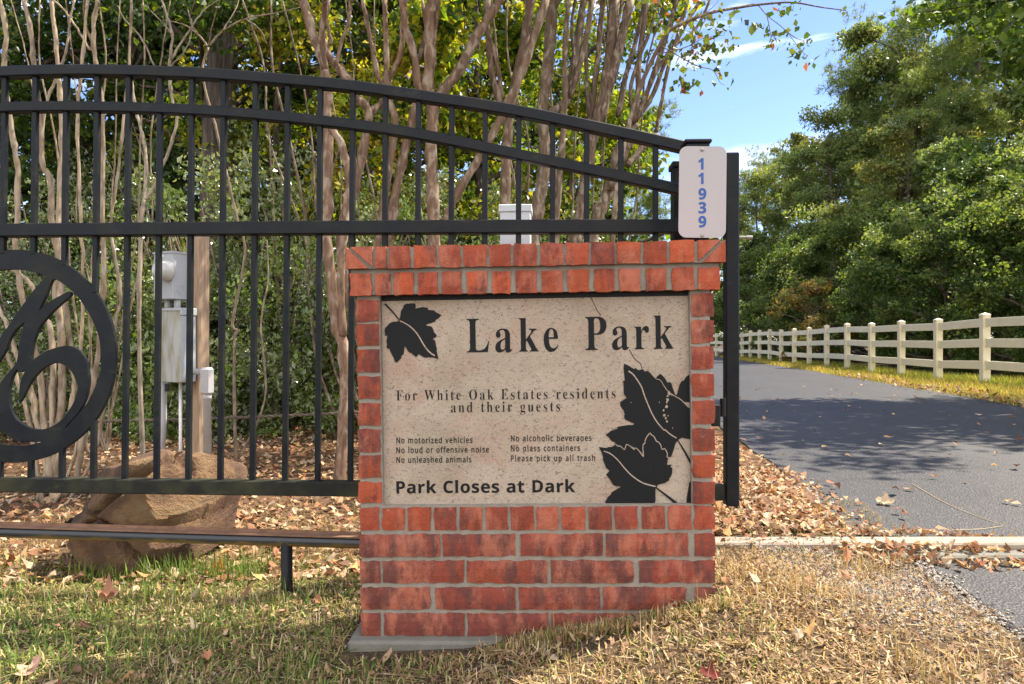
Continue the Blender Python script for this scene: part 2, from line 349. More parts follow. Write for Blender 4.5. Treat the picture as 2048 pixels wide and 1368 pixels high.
def gz(x, y):
    x = np.asarray(x, float); y = np.asarray(y, float)
    front = np.interp(x, [-3, -.5, -.1, .04, .25, .42, .6, .9, 1.3, 2], [-.03, .0, .012, .045, .08, .11, .145, .135, .105, .095])
    back = np.interp(x, [-3, -.5, .3, .9, 1.3, 2], [-.04, -.035, .02, .10, .105, .095])
    t = sstep(2.25, 2.9, y); h = front * (1 - t) + back * t
    h = h + (.09 - h) * sstep(9, 18, y) * sstep(-2, 3, x)
    r = on_road(x, y)
    return h + wob(x, y) * (1 - .9 * r) - .012 * r
xs = np.concatenate([[-500, -250, -120, -60, -35, -22, -15, -11, -8.5], np.arange(-7, 8.01, .07), np.arange(8.4, 20, .5), [22, 26, 32, 45, 70, 120, 250, 500]])
ys = np.concatenate([[-300, -150, -70, -30, -14, -7, -3.5, -1.5, -.5], np.arange(.2, 10, .07), np.arange(10, 45, .5), [47, 52, 60, 70, 85, 110, 150, 220, 350, 600, 900]])
GX, GY = np.meshgrid(xs, ys); GZ = gz(GX, GY)
gcol = np.zeros(GX.shape + (3,))
straw, dark, litter, pale = np.array([.11, .075, .042]), np.array([.085, .062, .04]), np.array([.15, .088, .052]), np.array([.20, .165, .125])
wr = sstep(.0, .7, GX)[..., None]; wb = sstep(2.5, 3.0, GY)[..., None]
gcol = (dark * (1 - wr) + straw * wr) * (1 - wb) + (litter * (1 - wr) + litter * 1.2 * wr) * wb
gr = (sstep(.75, 1.1, GX) * sstep(2.8, 2.55, GY) * sstep(1.75, 2.1, GY))[..., None]; gcol = gcol * (1 - gr) + pale * gr
vg = (sstep(0, .4, GX - road_x(GY)[1]) * sstep(3, 5, GY))[..., None]; gcol = gcol * (1 - vg) + np.array([.25, .19, .06]) * vg
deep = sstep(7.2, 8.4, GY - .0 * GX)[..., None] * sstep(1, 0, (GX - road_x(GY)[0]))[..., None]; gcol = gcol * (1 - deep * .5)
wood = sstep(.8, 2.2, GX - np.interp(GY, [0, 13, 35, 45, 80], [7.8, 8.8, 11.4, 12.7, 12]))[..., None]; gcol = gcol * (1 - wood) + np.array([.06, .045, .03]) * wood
ny, nx = GX.shape; I = np.arange(ny * nx).reshape(ny, nx)
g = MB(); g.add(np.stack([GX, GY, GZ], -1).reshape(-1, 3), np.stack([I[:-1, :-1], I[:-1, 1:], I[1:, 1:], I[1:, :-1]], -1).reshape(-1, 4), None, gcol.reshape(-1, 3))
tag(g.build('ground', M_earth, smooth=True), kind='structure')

def sheet(name, left, right, y0, y1, m, nyy, nxx, lift=.0, edge=.03):
    yy = np.concatenate([np.arange(y0, min(y1, 10), .07), np.linspace(10.5, y1, 90)]) if y1 > 10 else np.arange(y0, y1 + .01, .05)
    j = sum(np.sin(yy * k + k * 1.7) / k for k in (2.1, 5.3, 11.7, 23.)) * edge
    a = np.interp(yy, left[:, 1], left[:, 0]) + j; c = np.interp(yy, right[:, 1], right[:, 0]) + np.roll(j, 7)
    t = np.linspace(0, 1, nxx)[None] ** 1.7; X = a[:, None] * (1 - t) + c[:, None] * t; Yy = np.repeat(yy[:, None], nxx, 1)
    Z = gz(X, Yy) + .012 + lift; Z[:, 0] -= .012; Z[:, -1] -= .012
    I = np.arange(X.size).reshape(X.shape); b_ = MB()
    b_.add(np.stack([X, Yy, Z], -1).reshape(-1, 3), np.stack([I[:-1, :-1], I[:-1, 1:], I[1:, 1:], I[1:, :-1]], -1).reshape(-1, 4))
    return tag(b_.build(name, m, smooth=True), kind='structure')
sheet('road', RL, RR, 2.80, 76, M_asph, 0, 60)
sheet('driveway_apron', NE, np.array([(9., .2), (9., 2.62)]), .25, 2.55, M_asph, 0, 60, .004, .075)

# threshold strip the gate rolls over: concrete kerb with a timber edge
th = thing('threshold_strip', 'long pale timber and concrete strip across the drive between two asphalt areas', 'threshold', (3.6, 2.71, .118))
b_ = MB(); b_.cbox((-2.95, -.045, -.08), (2.6, .05, .028), .006); b_.build('timber_board', M_board, th)
b_ = MB(); b_.cbox((-2.98, -.13, -.1), (2.6, -.048, .006), .008); b_.build('concrete_edge', M_conc, th)

# ------------------------------------------------------------------ brick monument sign
WP = Plane(-2.308, .681, -.814, (0, 2.1, 0))
WBASE = np.array([.06, .1, -.80])
sign = thing('brick_monument_sign', 'red brick entrance monument framing a beige stone park sign panel', 'sign', WP.world(*WBASE), WP.M)
def wv(y, n=0.): return WP.uv(1070, y, n)[1]
def wu(x, n=0., y=900): return WP.uv(x, y, n)[0]
bricks = MB()
def brick(u0, u1, v0, v1, nf=0., nb=.2, col=None, streak=None, skew=None):
    nu = max(4, int((u1 - u0) / .014)); nv = max(4, int((v1 - v0) / .014))
    U, V = np.meshgrid(np.linspace(0, 1, nu), np.linspace(0, 1, nv))
    e = np.minimum(np.minimum(U, 1 - U) * (u1 - u0), np.minimum(V, 1 - V) * (v1 - v0))
    X = u0 + U * (u1 - u0); Z = v0 + V * (v1 - v0)
    edge = e < 1e-6
    X = X + np.where(edge, rng.normal(0, .0014, X.shape), 0); Z = Z + np.where(edge, rng.normal(0, .0014, X.shape), 0)
    t = rng.normal(0, .0012, 2)
    N = nf + np.where(edge, .0035, 0) + rng.normal(0, .0005, X.shape) + t[0] * (U - .5) + t[1] * (V - .5)
    if col is None:
        k = rng.uniform(0, 1); col = np.array([.32, .064, .024]) * (1 - k) + np.array([.21, .044, .026]) * k; col = col * rng.uniform(.75, 1.12)
    if streak is None: streak = rng.uniform(.1, .7)
    I = np.arange(U.size).reshape(U.shape); c4 = np.append(col, streak)
    VV = np.stack([X, N, Z], -1).reshape(-1, 3)
    ring = np.concatenate([I[0, :-1], I[:-1, -1], I[-1, :0:-1], I[:0:-1, 0]]); k = len(ring)
    back = VV[ring].copy(); back[:, 1] = nb
    Q = np.stack([I[:-1, :-1], I[:-1, 1:], I[1:, 1:], I[1:, :-1]], -1).reshape(-1, 4)
    j = np.arange(k); j2 = (j + 1) % k
    Q2 = np.stack([ring[j2], ring[j], len(VV) + j, len(VV) + j2], 1)
    bricks.add(np.vstack([VV, back]), np.vstack([Q, Q2]), None, np.tile(c4, (len(VV) + k, 1)), [len(VV) + j[::-1]])
D7 = lambda q: 680 + q / 2.326
def row(yt, yb, xs, nf=0., nb=.2, s7=True, streak=None, dark=0.):
    v1, v0 = wv(yt, nf), wv(yb, nf); ym = (yt + yb) / 2
    for a, c in xs:
        a, c = (D7(a), D7(c)) if s7 else (680 + a / 2.56, 680 + c / 2.56)
        k = rng.uniform(0, 1); col = (np.array([.30, .060, .024]) * (1 - k) + np.array([.20, .042, .026]) * k) * rng.uniform(.72, 1.15)
        col = col * (1 - dark) + np.array([.155, .040, .030]) * dark
        brick(wu(a, nf, ym), wu(c, nf, ym), v0, v1, nf, nb, col, streak)
row(1014.5, 1060, [(92, 178), (195, 300), (315, 420), (437, 540), (557, 660), (677, 780), (795, 900), (913, 1018), (1033, 1143), (1158, 1265), (1280, 1387), (1405, 1512), (1530, 1637), (1652, 1745)], streak=.25)
row(1069, 1113.5, [(90, 465), (478, 818), (840, 1222), (1238, 1623), (1652, 1746)], streak=.8, dark=.4)
row(1122.5, 1167, [(92, 185), (200, 575), (587, 965), (982, 1363), (1395, 1748)], streak=.75, dark=.3)
row(1176, 1220.5, [(93, 418), (442, 815), (832, 1210), (1225, 1610), (1655, 1748)], streak=.65, dark=.5)
row(1228, 1273, [(95, 185), (203, 578), (593, 968), (985, 1370), (1390, 1748)], streak=.3, dark=.8)
for yt, yb in ((599, 642.4), (648, 691), (699, 744), (753, 798), (806, 851), (859, 904), (912, 955), (965, 1007)):
    brick(wu(712.5 + (yt - 600) * .012, 0, yt), wu(757 + (yt - 600) * .012, 0, yt), WP.uv(735, yb)[1], WP.uv(735, yt)[1])
for yt, yb in ((587, 632), (640, 685), (693, 738), (747, 793), (802, 848), (857, 902), (911, 956), (965, 1009)):
    brick(wu(1383 + (yt - 600) * .01, 0, yt), wu(1427.5 + (yt - 600) * .01, 0, yt), WP.uv(1405, yb)[1], WP.uv(1405, yt)[1])
wallb = bricks.build('brickwork', M_brick, sign, off=WBASE)
mo = MB()
uL, uR = wu(716, 0, 900), wu(1426, 0, 900); pl, pr = wu(761.5, 0, 800), wu(1383, 0, 800)
vb, vs, vt = wv(1290), wv(1011), wv(578)
mo.box((uL + .003, .007, vb), (uR - .003, .196, vs)); mo.box((uL + .003, .007, vs), (pl, .196, vt)); mo.box((pr, .007, vs), (uR - .003, .196, vt))
mo.box((pl, .075, vs), (pr, .193, vt))
mo.build('mortar', M_mortar, sign, off=WBASE)
# cap: two corbelled courses
bricks = MB()
A_ = [(180, 235), (248, 358), (375, 490), (505, 617), (630, 748), (762, 873), (888, 1005), (1027, 1143), (1155, 1273), (1288, 1405), (1420, 1540), (1557, 1675), (1690, 1813)]
B_ = [(50, 157), (178, 255), (275, 375), (397, 497), (522, 620), (648, 750), (777, 873), (902, 1005), (1033, 1140), (1167, 1275), (1303, 1405), (1433, 1538), (1567, 1670), (1702, 1813), (1838, 1945)]
def caprow(xs, yt, yb, nf, nb):
    v1, v0 = WP.uv(1070, yt, nf)[1], WP.uv(1070, yb, nf)[1]
    for a, c in xs:
        k = rng.uniform(0, 1); col = (np.array([.35, .070, .026]) * (1 - k) + np.array([.24, .048, .026]) * k) * rng.uniform(.82, 1.12)
        y = (yt + yb) / 2
        brick(wu(680 + a / 2.56, nf, y), wu(680 + c / 2.56, nf, y), v0, v1, nf + rng.normal(0, .001), nb, col, rng.uniform(0, .3))
    return v0, v1
a0, a1 = caprow(A_, 486.5, 530.5, -.03, .235)
b0, b1 = caprow(B_, 540, 585, -.018, .222)
uA0, uA1 = wu(691.5, -.03, 510), wu(1451.5, -.03, 500)
for (u0, u1, sgn) in ((uA0, wu(680 + 165 / 2.56, -.03, 510), 1), (wu(680 + 1835 / 2.56, -.03, 510), uA1, -1)):
    for tri in (0, 1):       # mitred corner bricks
        g_ = .009
        if sgn > 0: p = [(u0, a1), (u0, a0), (u1 - g_ * 1.4, a0)] if tri == 0 else [(u0 + g_ * 1.4, a1), (u1, a1), (u1, a0 + .004)]
        else: p = [(u1, a1), (u1, a0), (u0 + g_ * 1.4, a0)] if tri == 0 else [(u1 - g_ * 1.4, a1), (u0, a1), (u0, a0 + .004)]
        bricks.poly(p, -.030 + .001 * tri, .235, np.array([.31, .064, .027, .1]) * rng.uniform(.9, 1.1))
bricks.build('cap_course', M_brick, sign, off=WBASE)
mo = MB(); mo.box((uA0 + .004, -.021, a0), (uA1 - .004, .229, a1 - .003)); mo.box((wu(700.5, -.018, 560), -.008, b0 + .002), (wu(1439, -.018, 560), .216, a0))
mo.build('cap_mortar', M_mortar, sign, off=WBASE)
ft = MB(); fv = wv(1273.5)
ft.cbox((wu(700, 0, 1280), -.035, fv - .16), (wu(1445, 0, 1280), .26, fv - .001), .008); ft.build('concrete_footing', M_conc, sign, off=WBASE)
# stone panel
PN = .026
def pu(x, y): return WP.uv(x, y, PN)
q = np.array([pu(763, 602.5), pu(1376.5, 591.5), pu(1381.5, 1010), pu(769, 1011.5)])
pm = MB(); pm.poly(q, PN, .07); panel = pm.build('stone_panel', M_stone, sign, off=WBASE)
dk = MB(); dk.box((pl + .0005, .030, vs + .0005), (pr - .0005, .072, vt)); dk.build('panel_backing', M_black, sign, off=WBASE)

def part2d(name, polys, m, n0, n1, parent, plane=pu):
    b_ = MB()
    for k, p in enumerate(polys): b_.poly([plane(*t) for t in p], n0 - .0001 * k, n1)
    return b_.build(name, m, parent, off=WBASE)
z1 = lambda pts: [(760 + x / 9.77, 590 + y / 9.77) for x, y in pts]
z2 = lambda pts: [(1190 + x / 9.12, 720 + y / 9.12) for x, y in pts]
z3 = lambda pts: [(1190 + x / 8.29, 850 + y / 8.29) for x, y in pts]
def ribbon(pts, w0, w1=None):
    p = smooth_path(pts, 5) if len(pts) > 2 else np.array(pts, float); w1 = w0 if w1 is None else w1
    t = np.gradient(p, axis=0); t /= np.linalg.norm(t, axis=1)[:, None]; nn = np.c_[-t[:, 1], t[:, 0]]; w = np.linspace(w0, w1, len(p))[:, None] / 2
    return [tuple(a) for a in np.vstack([p + nn * w, (p - nn * w)[::-1]])]
L1 = z1([(385, 490), (415, 300), (445, 265), (470, 195), (530, 165), (560, 172), (600, 162), (690, 165), (698, 265), (830, 235), (935, 250), (935, 290), (1060, 300), (1085, 330), (1180, 380), (1200, 388), (1150, 450), (1080, 490), (1085, 515), (1000, 545), (905, 575), (910, 600), (1000, 610), (1030, 650), (1060, 735), (1100, 770), (1105, 810), (1035, 855), (1080, 900), (1095, 990), (1115, 1055), (1105, 1090), (1125, 1170), (1140, 1250), (1010, 1210), (1000, 1225), (940, 1212), (930, 1225), (860, 1215), (790, 1175), (755, 1150), (715, 1210), (690, 1200), (640, 1160), (610, 1130), (590, 1133), (555, 1105), (490, 995), (470, 1060), (465, 1150), (425, 1180), (410, 1240), (330, 1320), (290, 1290), (270, 1230), (200, 1090), (190, 1050), (150, 1050), (130, 1010), (140, 960), (130, 910), (140, 830), (155, 795), (95, 790), (105, 760), (90, 690), (110, 640), (155, 590), (190, 550), (260, 520), (340, 520), (370, 495)])
lf1 = part2d('leaf_emblem', [L1, z1(ribbon([(100, 172), (250, 330), (385, 495)], 34, 22))], M_enamel, PN - .0022, PN + .004, panel)
part2d('leaf_vein', [z1(ribbon([(390, 505), (480, 545), (590, 615), (690, 710), (770, 820), (850, 960), (920, 1060), (1000, 1140), (1075, 1185)], 20, 26))], M_stone, PN - .0032, PN, lf1)
L2 = z2([(530, 65), (600, 95), (690, 150), (720, 165), (730, 140), (790, 185), (850, 170), (870, 165), (910, 210), (960, 195), (1010, 240), (1060, 300), (1105, 345), (1130, 300), (1190, 250), (1230, 285), (1280, 340), (1320, 415), (1350, 400), (1390, 420), (1420, 520), (1460, 630), (1475, 645), (1500, 610), (1540, 450), (1580, 385), (1620, 375), (1660, 305), (1722, 262), (1726, 770), (1660, 765), (1610, 760), (1650, 820), (1727, 885)]) \
    + z3([(1578, 235), (1440, 210), (1400, 230), (1365, 255), (1330, 310), (1300, 420), (1260, 525), (1205, 530), (1000, 600), (400, 420), (370, 345), (335, 315), (335, 290), (270, 260), (215, 190), (175, 165), (270, 95), (380, 30)]) \
    + z2([(290, 1310), (410, 1250), (420, 1215), (600, 1185), (690, 1185), (720, 1165), (700, 1150), (600, 1110), (545, 1080), (525, 1015), (545, 995), (530, 960), (520, 920), (460, 830), (460, 765), (545, 710), (575, 690), (530, 620), (525, 600), (520, 420), (505, 380), (545, 375), (540, 330), (520, 160)])
lf2 = part2d('leaf_emblem', [L2, z3(ribbon([(1370, 250), (1480, 430), (1588, 630)], 16, 40))], M_enamel, PN - .0022, PN + .004, panel)
V2 = z2([(610, 200), (690, 260), (780, 380), (850, 500), (900, 650), (960, 800), (1040, 980), (1130, 1130), (1250, 1270)]) + z3([(1160, 80), (1250, 155), (1350, 215)])
chips = []
for (x, y, r) in ((1350, 600, 45), (1325, 660, 26), (1318, 720, 40), (1310, 770, 24), (1300, 850, 40), (1250, 915, 26), (1262, 1010, 34), (1330, 1015, 18), (1290, 1060, 26), (1310, 1120, 32), (1170, 770, 12), (655, 772, 12), (1412, 1238, 10), (1400, 630, 22)):
    a = np.arange(7) / 7 * 6.283; rr = r * rng.uniform(.5, 1.1, 7); chips.append(z2([(x + .75 * p * math.cos(t), y + p * math.sin(t)) for p, t in zip(rr, a)]))
part2d('leaf_vein', [ribbon(V2, 2.6, 2.0)], M_stone, PN - .0032, PN, lf2)
part2d('paint_chips', chips + [z2(ribbon([(1110, 345), (1190, 370), (1260, 480), (1330, 570), (1440, 650), (1560, 720), (1700, 860)], 11, 14))], M_stone, PN - .0028, PN, lf2)
L3 = z3([(65, 365), (120, 370), (200, 380), (215, 365), (280, 360), (345, 320), (380, 350), (410, 340), (450, 375), (490, 405), (510, 335), (525, 318), (570, 340), (640, 400), (655, 380), (690, 385), (730, 430), (790, 515), (800, 500), (790, 370), (800, 310), (825, 300), (825, 260), (850, 200), (890, 145), (915, 130), (930, 160), (975, 190), (1015, 265), (1040, 275), (1085, 325), (1105, 400), (1155, 390), (1195, 470), (1190, 520), (1210, 540), (1195, 620), (1185, 660), (1265, 655), (1250, 690), (1280, 715), (1275, 800), (1255, 850), (1225, 885), (1230, 910), (1150, 960), (1040, 985), (1015, 1025), (1000, 1045), (1000, 1260), (970, 1310), (230, 1310), (165, 1280), (215, 1190), (265, 1150), (270, 1120), (350, 1070), (440, 1020), (330, 1005), (295, 985), (280, 960), (260, 915), (185, 825), (240, 755), (185, 710), (130, 570), (135, 540), (110, 450)])
lf3 = part2d('leaf_emblem', [L3, z3(ribbon([(1005, 1030), (1180, 1165), (1350, 1300)], 18, 46)), z3([(1597, 900), (1560, 960), (1545, 1060), (1520, 1200), (1515, 1305), (1594, 1305)])], M_enamel, PN - .0034, PN + .004, panel)
part2d('leaf_vein', [z3(ribbon([(145, 430), (250, 470), (370, 570), (470, 690), (570, 800), (680, 890), (800, 960), (900, 990), (1000, 1015)], 15, 20)),
                     z3(ribbon([(340, 315), (380, 348), (410, 342), (450, 375), (488, 403), (510, 338), (527, 320), (570, 340), (640, 400), (655, 382), (690, 387), (730, 430), (790, 513), (800, 495), (790, 370), (802, 312), (825, 300), (828, 258), (852, 200), (892, 148), (915, 132), (932, 160), (975, 190), (1015, 265), (1040, 275), (1085, 325), (1105, 398), (1155, 392), (1195, 470), (1192, 520), (1210, 540)], 13, 13))], M_stone, PN - .0042, PN, lf3)
z8 = lambda pts: [(920 + x / 4.55, 610 + y / 4.55) for x, y in pts]
part2d('hairline_crack', [z8(ribbon([(1185, -75), (1225, 0), (1250, 50), (1282, 95)], 6, 7)), z8(ribbon([(1540, 405), (1590, 490), (1640, 530), (1655, 580)], 7, 5))], M_black, PN - .0006, PN + .001, panel)

# lettering (built-in font)
def serif(s): return ''.join(chr(0x1D400 + ord(c) - 65) if 'A' <= c <= 'Z' else chr(0x1D41A + ord(c) - 97) if 'a' <= c <= 'z' else c for c in s)
def sansb(s): return ''.join(chr(0x1D5D4 + ord(c) - 65) if 'A' <= c <= 'Z' else chr(0x1D5EE + ord(c) - 97) if 'a' <= c <= 'z' else chr(0x1D7EC + int(c)) if c.isdigit() else c for c in s)
def text_mesh(body, space, offset, word=1.):
    c = bpy.data.curves.new('tmp', 'FONT'); c.body = body; c.space_character = space; c.space_word = word; c.offset = offset; c.resolution_u = 4
    o = bpy.data.objects.new('tmp', c); COL.objects.link(o); dg = bpy.context.evaluated_depsgraph_get()
    me = bpy.data.meshes.new_from_object(o.evaluated_get(dg))
    V = np.array([v.co[:2] for v in me.vertices]); Fc = [list(p.vertices) for p in me.polygons]
    bpy.data.objects.remove(o); bpy.data.curves.remove(c); bpy.data.meshes.remove(me); return V, Fc
def cap_height(fn): V, _ = text_mesh(fn('E'), 1, 0); return V[:, 1].max()
def lettering(name, body, fn, x0, x1, yb0, yb1, cap, cond, parent, m, offset=0., plane=pu, n0=PN - .0012, off=WBASE, word=1.):
    p0, p1 = plane(x0, yb0), plane(x1, yb1); ph = plane(x0, yb0 - cap); sc = np.linalg.norm(ph - p0) / cap_height(fn)
    Wd = np.linalg.norm(p1 - p0); sp = 1.
    if cond:
        w1 = np.ptp(text_mesh(fn(body), 1., offset, word)[0][:, 0]); w2 = np.ptp(text_mesh(fn(body), 1.4, offset, word)[0][:, 0])
        sp = 1 + (Wd / (sc * cond) - w1) / (w2 - w1) * .4; sp = max(.85, sp)
    V, Fc = text_mesh(fn(body), sp, offset, word); V = V - [V[:, 0].min(), 0]
    sx_ = Wd / V[:, 0].max(); d = (p1 - p0) / Wd; e = np.array([-d[1], d[0]])
    P2 = p0 + V[:, :1] * sx_ * d + V[:, 1:] * sc * e
    b_ = MB(); b_.add(np.c_[P2[:, 0], np.full(len(P2), n0), P2[:, 1]], None, None, (0, 0, 0, 1), Fc)
    k = len(P2); edges = {}
    for f in Fc:
        for i in range(len(f)):
            a, c = f[i], f[(i + 1) % len(f)]
            if (c, a) in edges: del edges[(c, a)]
            else: edges[(a, c)] = 1
    ed = np.array(list(edges)); back = np.c_[P2[:, 0], np.full(k, n0 + .004), P2[:, 1]]
    b_.add(np.vstack([np.c_[P2[:, 0], np.full(k, n0), P2[:, 1]], back]), np.c_[ed[:, 1], ed[:, 0], ed[:, 0] + k, ed[:, 1] + k])
    return b_.build(name, m, parent, off=off)
plain = lambda s: ''.join(chr(0x1D5A0 + ord(c) - 65) if 'A' <= c <= 'Z' else chr(0x1D5BA + ord(c) - 97) if 'a' <= c <= 'z' else c for c in s)
for (bd, fn, x0, x1, y0, y1, cap, cond, of) in (
        ('Lake', serif, 934, 1116.5, 705, 702.5, 67.5, .74, -.003), ('Park', serif, 1171, 1347, 700.5, 697.5, 67, .74, -.003),
        ('For White Oak Estates residents', serif, 793, 1231, 801, 796.5, 20.5, .76, -.012), ('and their guests', serif, 902, 1120, 824.5, 822.5, 20.5, .76, -.012),
        ('No motorized vehicles', plain, 793, 945, 886.5, 885.5, 11.5, .74, .012), ('No loud or offensive noise', plain, 793, 978, 906, 904.5, 11.5, .74, .012), ('No unleashed animals', plain, 793, 943, 925.5, 924.5, 11.5, .74, .012),
        ('No alcoholic beverages', plain, 1022, 1183, 882.5, 881.5, 11.5, .74, .012), ('No glass containers', plain, 1022, 1160, 902.5, 901.5, 11.5, .74, .012), ('Please pick up all trash', plain, 1022, 1190, 922.5, 921.5, 11.5, .74, .012),
        ('Park Closes at Dark', sansb, 793, 1150.5, 986.5, 984, 24, 1.04, .004)):
    lettering('lettering', bd, fn, x0, x1, y0, y1, cap, cond, panel, M_enamel, of, word=1.25 if fn is serif else 1.1)

# ------------------------------------------------------------------ sliding gate
GP = Plane(-3.715, -.742, .163, ((700 - CX) / F * 2.65, 2.65, 0))
GBASE = np.array([0., 0, -.575])
gate = thing('sliding_gate', 'black steel arched sliding gate with vertical pickets and round medallion', 'gate', GP.world(*GBASE), GP.M)
def gp(x, y): return GP.uv(x, y)
def rail(name, top_px, h, dep, rm=None):
    p = smooth_path([gp(*t) for t in top_px], 8); t = np.gradient(p, axis=0); t /= np.linalg.norm(t, axis=1)[:, None]; nn = np.c_[t[:, 1], -t[:, 0]]
    q = p + nn * h; k = len(p); r = .0035; b_ = MB()
    prof = [(r, -dep), (0, -dep + r), (0, dep - r), (r, dep), (h - r, dep), (h, dep - r), (h, -dep + r), (h - r, -dep)]
    V = np.stack([np.c_[(p + nn * a)[:, 0], np.full(k, d_), (p + nn * a)[:, 1]] for a, d_ in prof], 1)
    i = np.arange(k - 1)[:, None] * 8; j = np.arange(8)[None]; j2 = (j + 1) % 8
    b_.add(V.reshape(-1, 3), np.stack([i + j2, i + j, i + 8 + j, i + 8 + j2], -1).reshape(-1, 4), None, (.5, .5, .5, 1), [np.arange(8), np.arange(8)[::-1] + (k - 1) * 8])
    b_.build(name, rm or M_gate, gate, off=GBASE); return p
TOP = [(-420, 172), (-200, 148), (0, 136.5), (110, 133), (206, 132.5), (390, 138), (550, 149), (700, 163), (852, 184.5), (1024, 211), (1195, 246), (1360, 282.5), (1449, 304)]
SEC = [(-420, 240), (-200, 217), (0, 207), (206, 205.5), (447, 215), (700, 239.5), (852, 262), (1024, 297), (1195, 333), (1353, 368), (1449, 391)]
tp = rail('top_rail', TOP, .040, .022); sp_ = rail('arched_rail', SEC, .038, .019)
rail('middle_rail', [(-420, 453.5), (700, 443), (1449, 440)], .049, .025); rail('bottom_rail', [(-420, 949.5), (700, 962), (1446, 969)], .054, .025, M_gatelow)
u0, su = -1.3633, .12442
EC = gp(30, 712); ER = (gp(234.5, 720)[0] - EC[0])
def vat(path, u): return np.interp(u, path[:, 0], path[:, 1])
vm = gp(700, 443)[1]; vbot = gp(700, 962)[1]
for i in range(-2, 22):
    u = u0 + i * su; b_ = MB(); w, dp = .0098, .0098
    d = u - EC[0]; vt_ = vat(tp, u) - .02
    if abs(d) < ER - .004:
        hh = math.sqrt(ER ** 2 - d ** 2); b_.cbox((u - w, -dp, EC[1] + hh - .012), (u + w, dp, vt_), .002); b2 = MB(); b2.cbox((u - w, -dp, vbot - .03), (u + w, dp, EC[1] - hh + .012), .002); b2.build('picket', M_gate, gate, off=GBASE)
    else: b_.cbox((u - w, -dp, vbot - .03), (u + w, dp, vt_), .002)
    if i == 21: continue
    b_.build('picket', M_gate, gate, off=GBASE)
ef = MB(); e0, e1 = gp(1449, 640)[0], gp(1475.5, 640)[0]
ef.cbox((e0, -.027, gp(1460, 1010)[1]), (e1, .027, gp(1460, 308)[1]), .004); ef.build('end_frame', M_gate, gate, off=GBASE)
lt = MB(); v_ = gp(1488, 475)[1]; lt.tube([(e1 - .01, 0, v_), (e1 + .05, 0, v_ + .001)], .0055, 8); lt.tube([(e1 + .03, 0, v_), (e1 + .052, 0, v_)], .0075, 8); lt.build('latch_rod', M_screw, gate, off=GBASE)
# medallion: plate with cut-out voids (2-D curve with holes)
V1 = [(106, 561), (116, 559), (140, 576), (158, 593.5), (172, 613), (184, 634), (195, 657), (202, 683), (204, 718), (203, 744), (193, 774), (175, 809), (151, 837), (128, 862), (139, 846), (154, 830), (168, 809), (175, 791), (180, 761), (177, 738), (174, 720), (163, 704), (149, 695), (130, 692.6), (105, 699), (88, 707.5), (75, 715), (65, 720), (67.5, 692), (74, 671), (82, 653), (93, 639), (109, 621.6), (126, 606), (143, 591), (141, 584), (123, 592), (105, 602), (88, 614.5), (80, 622.5), (86, 607.5), (93, 593.5), (100, 576)]
V2_ = [(96, 552.5), (70, 544), (44, 539), (17.5, 539), (0, 541), (-40, 549), (-80, 572), (-112, 604), (-132, 645), (-142, 690), (-110, 720), (-60, 730), (-25, 712), (0, 681), (5, 672), (17.5, 655), (35, 628.6), (53, 604), (70, 581), (88, 562)]
V3 = [(53, 642.6), (48, 658), (42, 683), (38.6, 709), (36, 724), (31.6, 731.6), (21, 744), (9, 758), (0, 774), (-18, 815), (-60, 835), (-105, 815), (-130, 765), (-105, 745), (-50, 750), (-15, 738), (0, 722), (14, 699), (23, 676), (35, 658)]
V4 = [(37, 737), (42, 744), (53, 741), (45.6, 758), (42, 775), (41, 803.5), (51, 788), (61, 768), (75, 749), (93, 733), (114, 725), (131.6, 730), (145.6, 742), (156, 765), (157, 779), (151, 802), (140, 821), (123, 842), (105, 853.5), (88, 859), (70, 858), (53, 852), (35, 838.6), (24.6, 821), (20, 800), (21, 775), (28, 751)]
V5 = [(0, 856), (17.5, 868), (35, 881), (61, 883), (88, 883), (67, 889), (44, 892), (0, 888), (-40, 876), (-80, 850), (-50, 852)]
cu = bpy.data.curves.new('tmp', 'CURVE'); cu.dimensions = '2D'; cu.fill_mode = 'BOTH'; cu.extrude = .006; cu.bevel_depth = .0015; cu.bevel_resolution = 0
a = np.arange(96) / 96 * 2 * np.pi
for ring in [np.c_[EC[0] + (ER - .0015) * np.cos(a), EC[1] + (ER - .0015) * np.sin(a)]] + [np.array([gp(*t) for t in v_]) for v_ in (V1, V2_, V3, V4, V5)]:
    if len(ring) < 90:
        rr = np.vstack([ring, ring[:1]]); d_ = np.linalg.norm(np.diff(rr, axis=0), axis=1); ring = smooth_path(rr, 3)[:-1]
    s_ = cu.splines.new('POLY'); s_.points.add(len(ring) - 1); s_.use_cyclic_u = True
    for k, t in enumerate(ring): s_.points[k].co = (t[0], t[1], 0, 1)
o = bpy.data.objects.new('tmp', cu); COL.objects.link(o); me = bpy.data.meshes.new_from_object(o.evaluated_get(bpy.context.evaluated_depsgraph_get()))
V = np.array([v.co[:] for v in me.vertices]); Fc = [list(p.vertices) for p in me.polygons]; bpy.data.objects.remove(o); bpy.data.meshes.remove(me)
b_ = MB(); b_.add(np.c_[V[:, 0], -V[:, 2], V[:, 1]], None, None, (.5, .5, .5, 1), Fc); b_.build('medallion', M_gate, gate, off=GBASE)

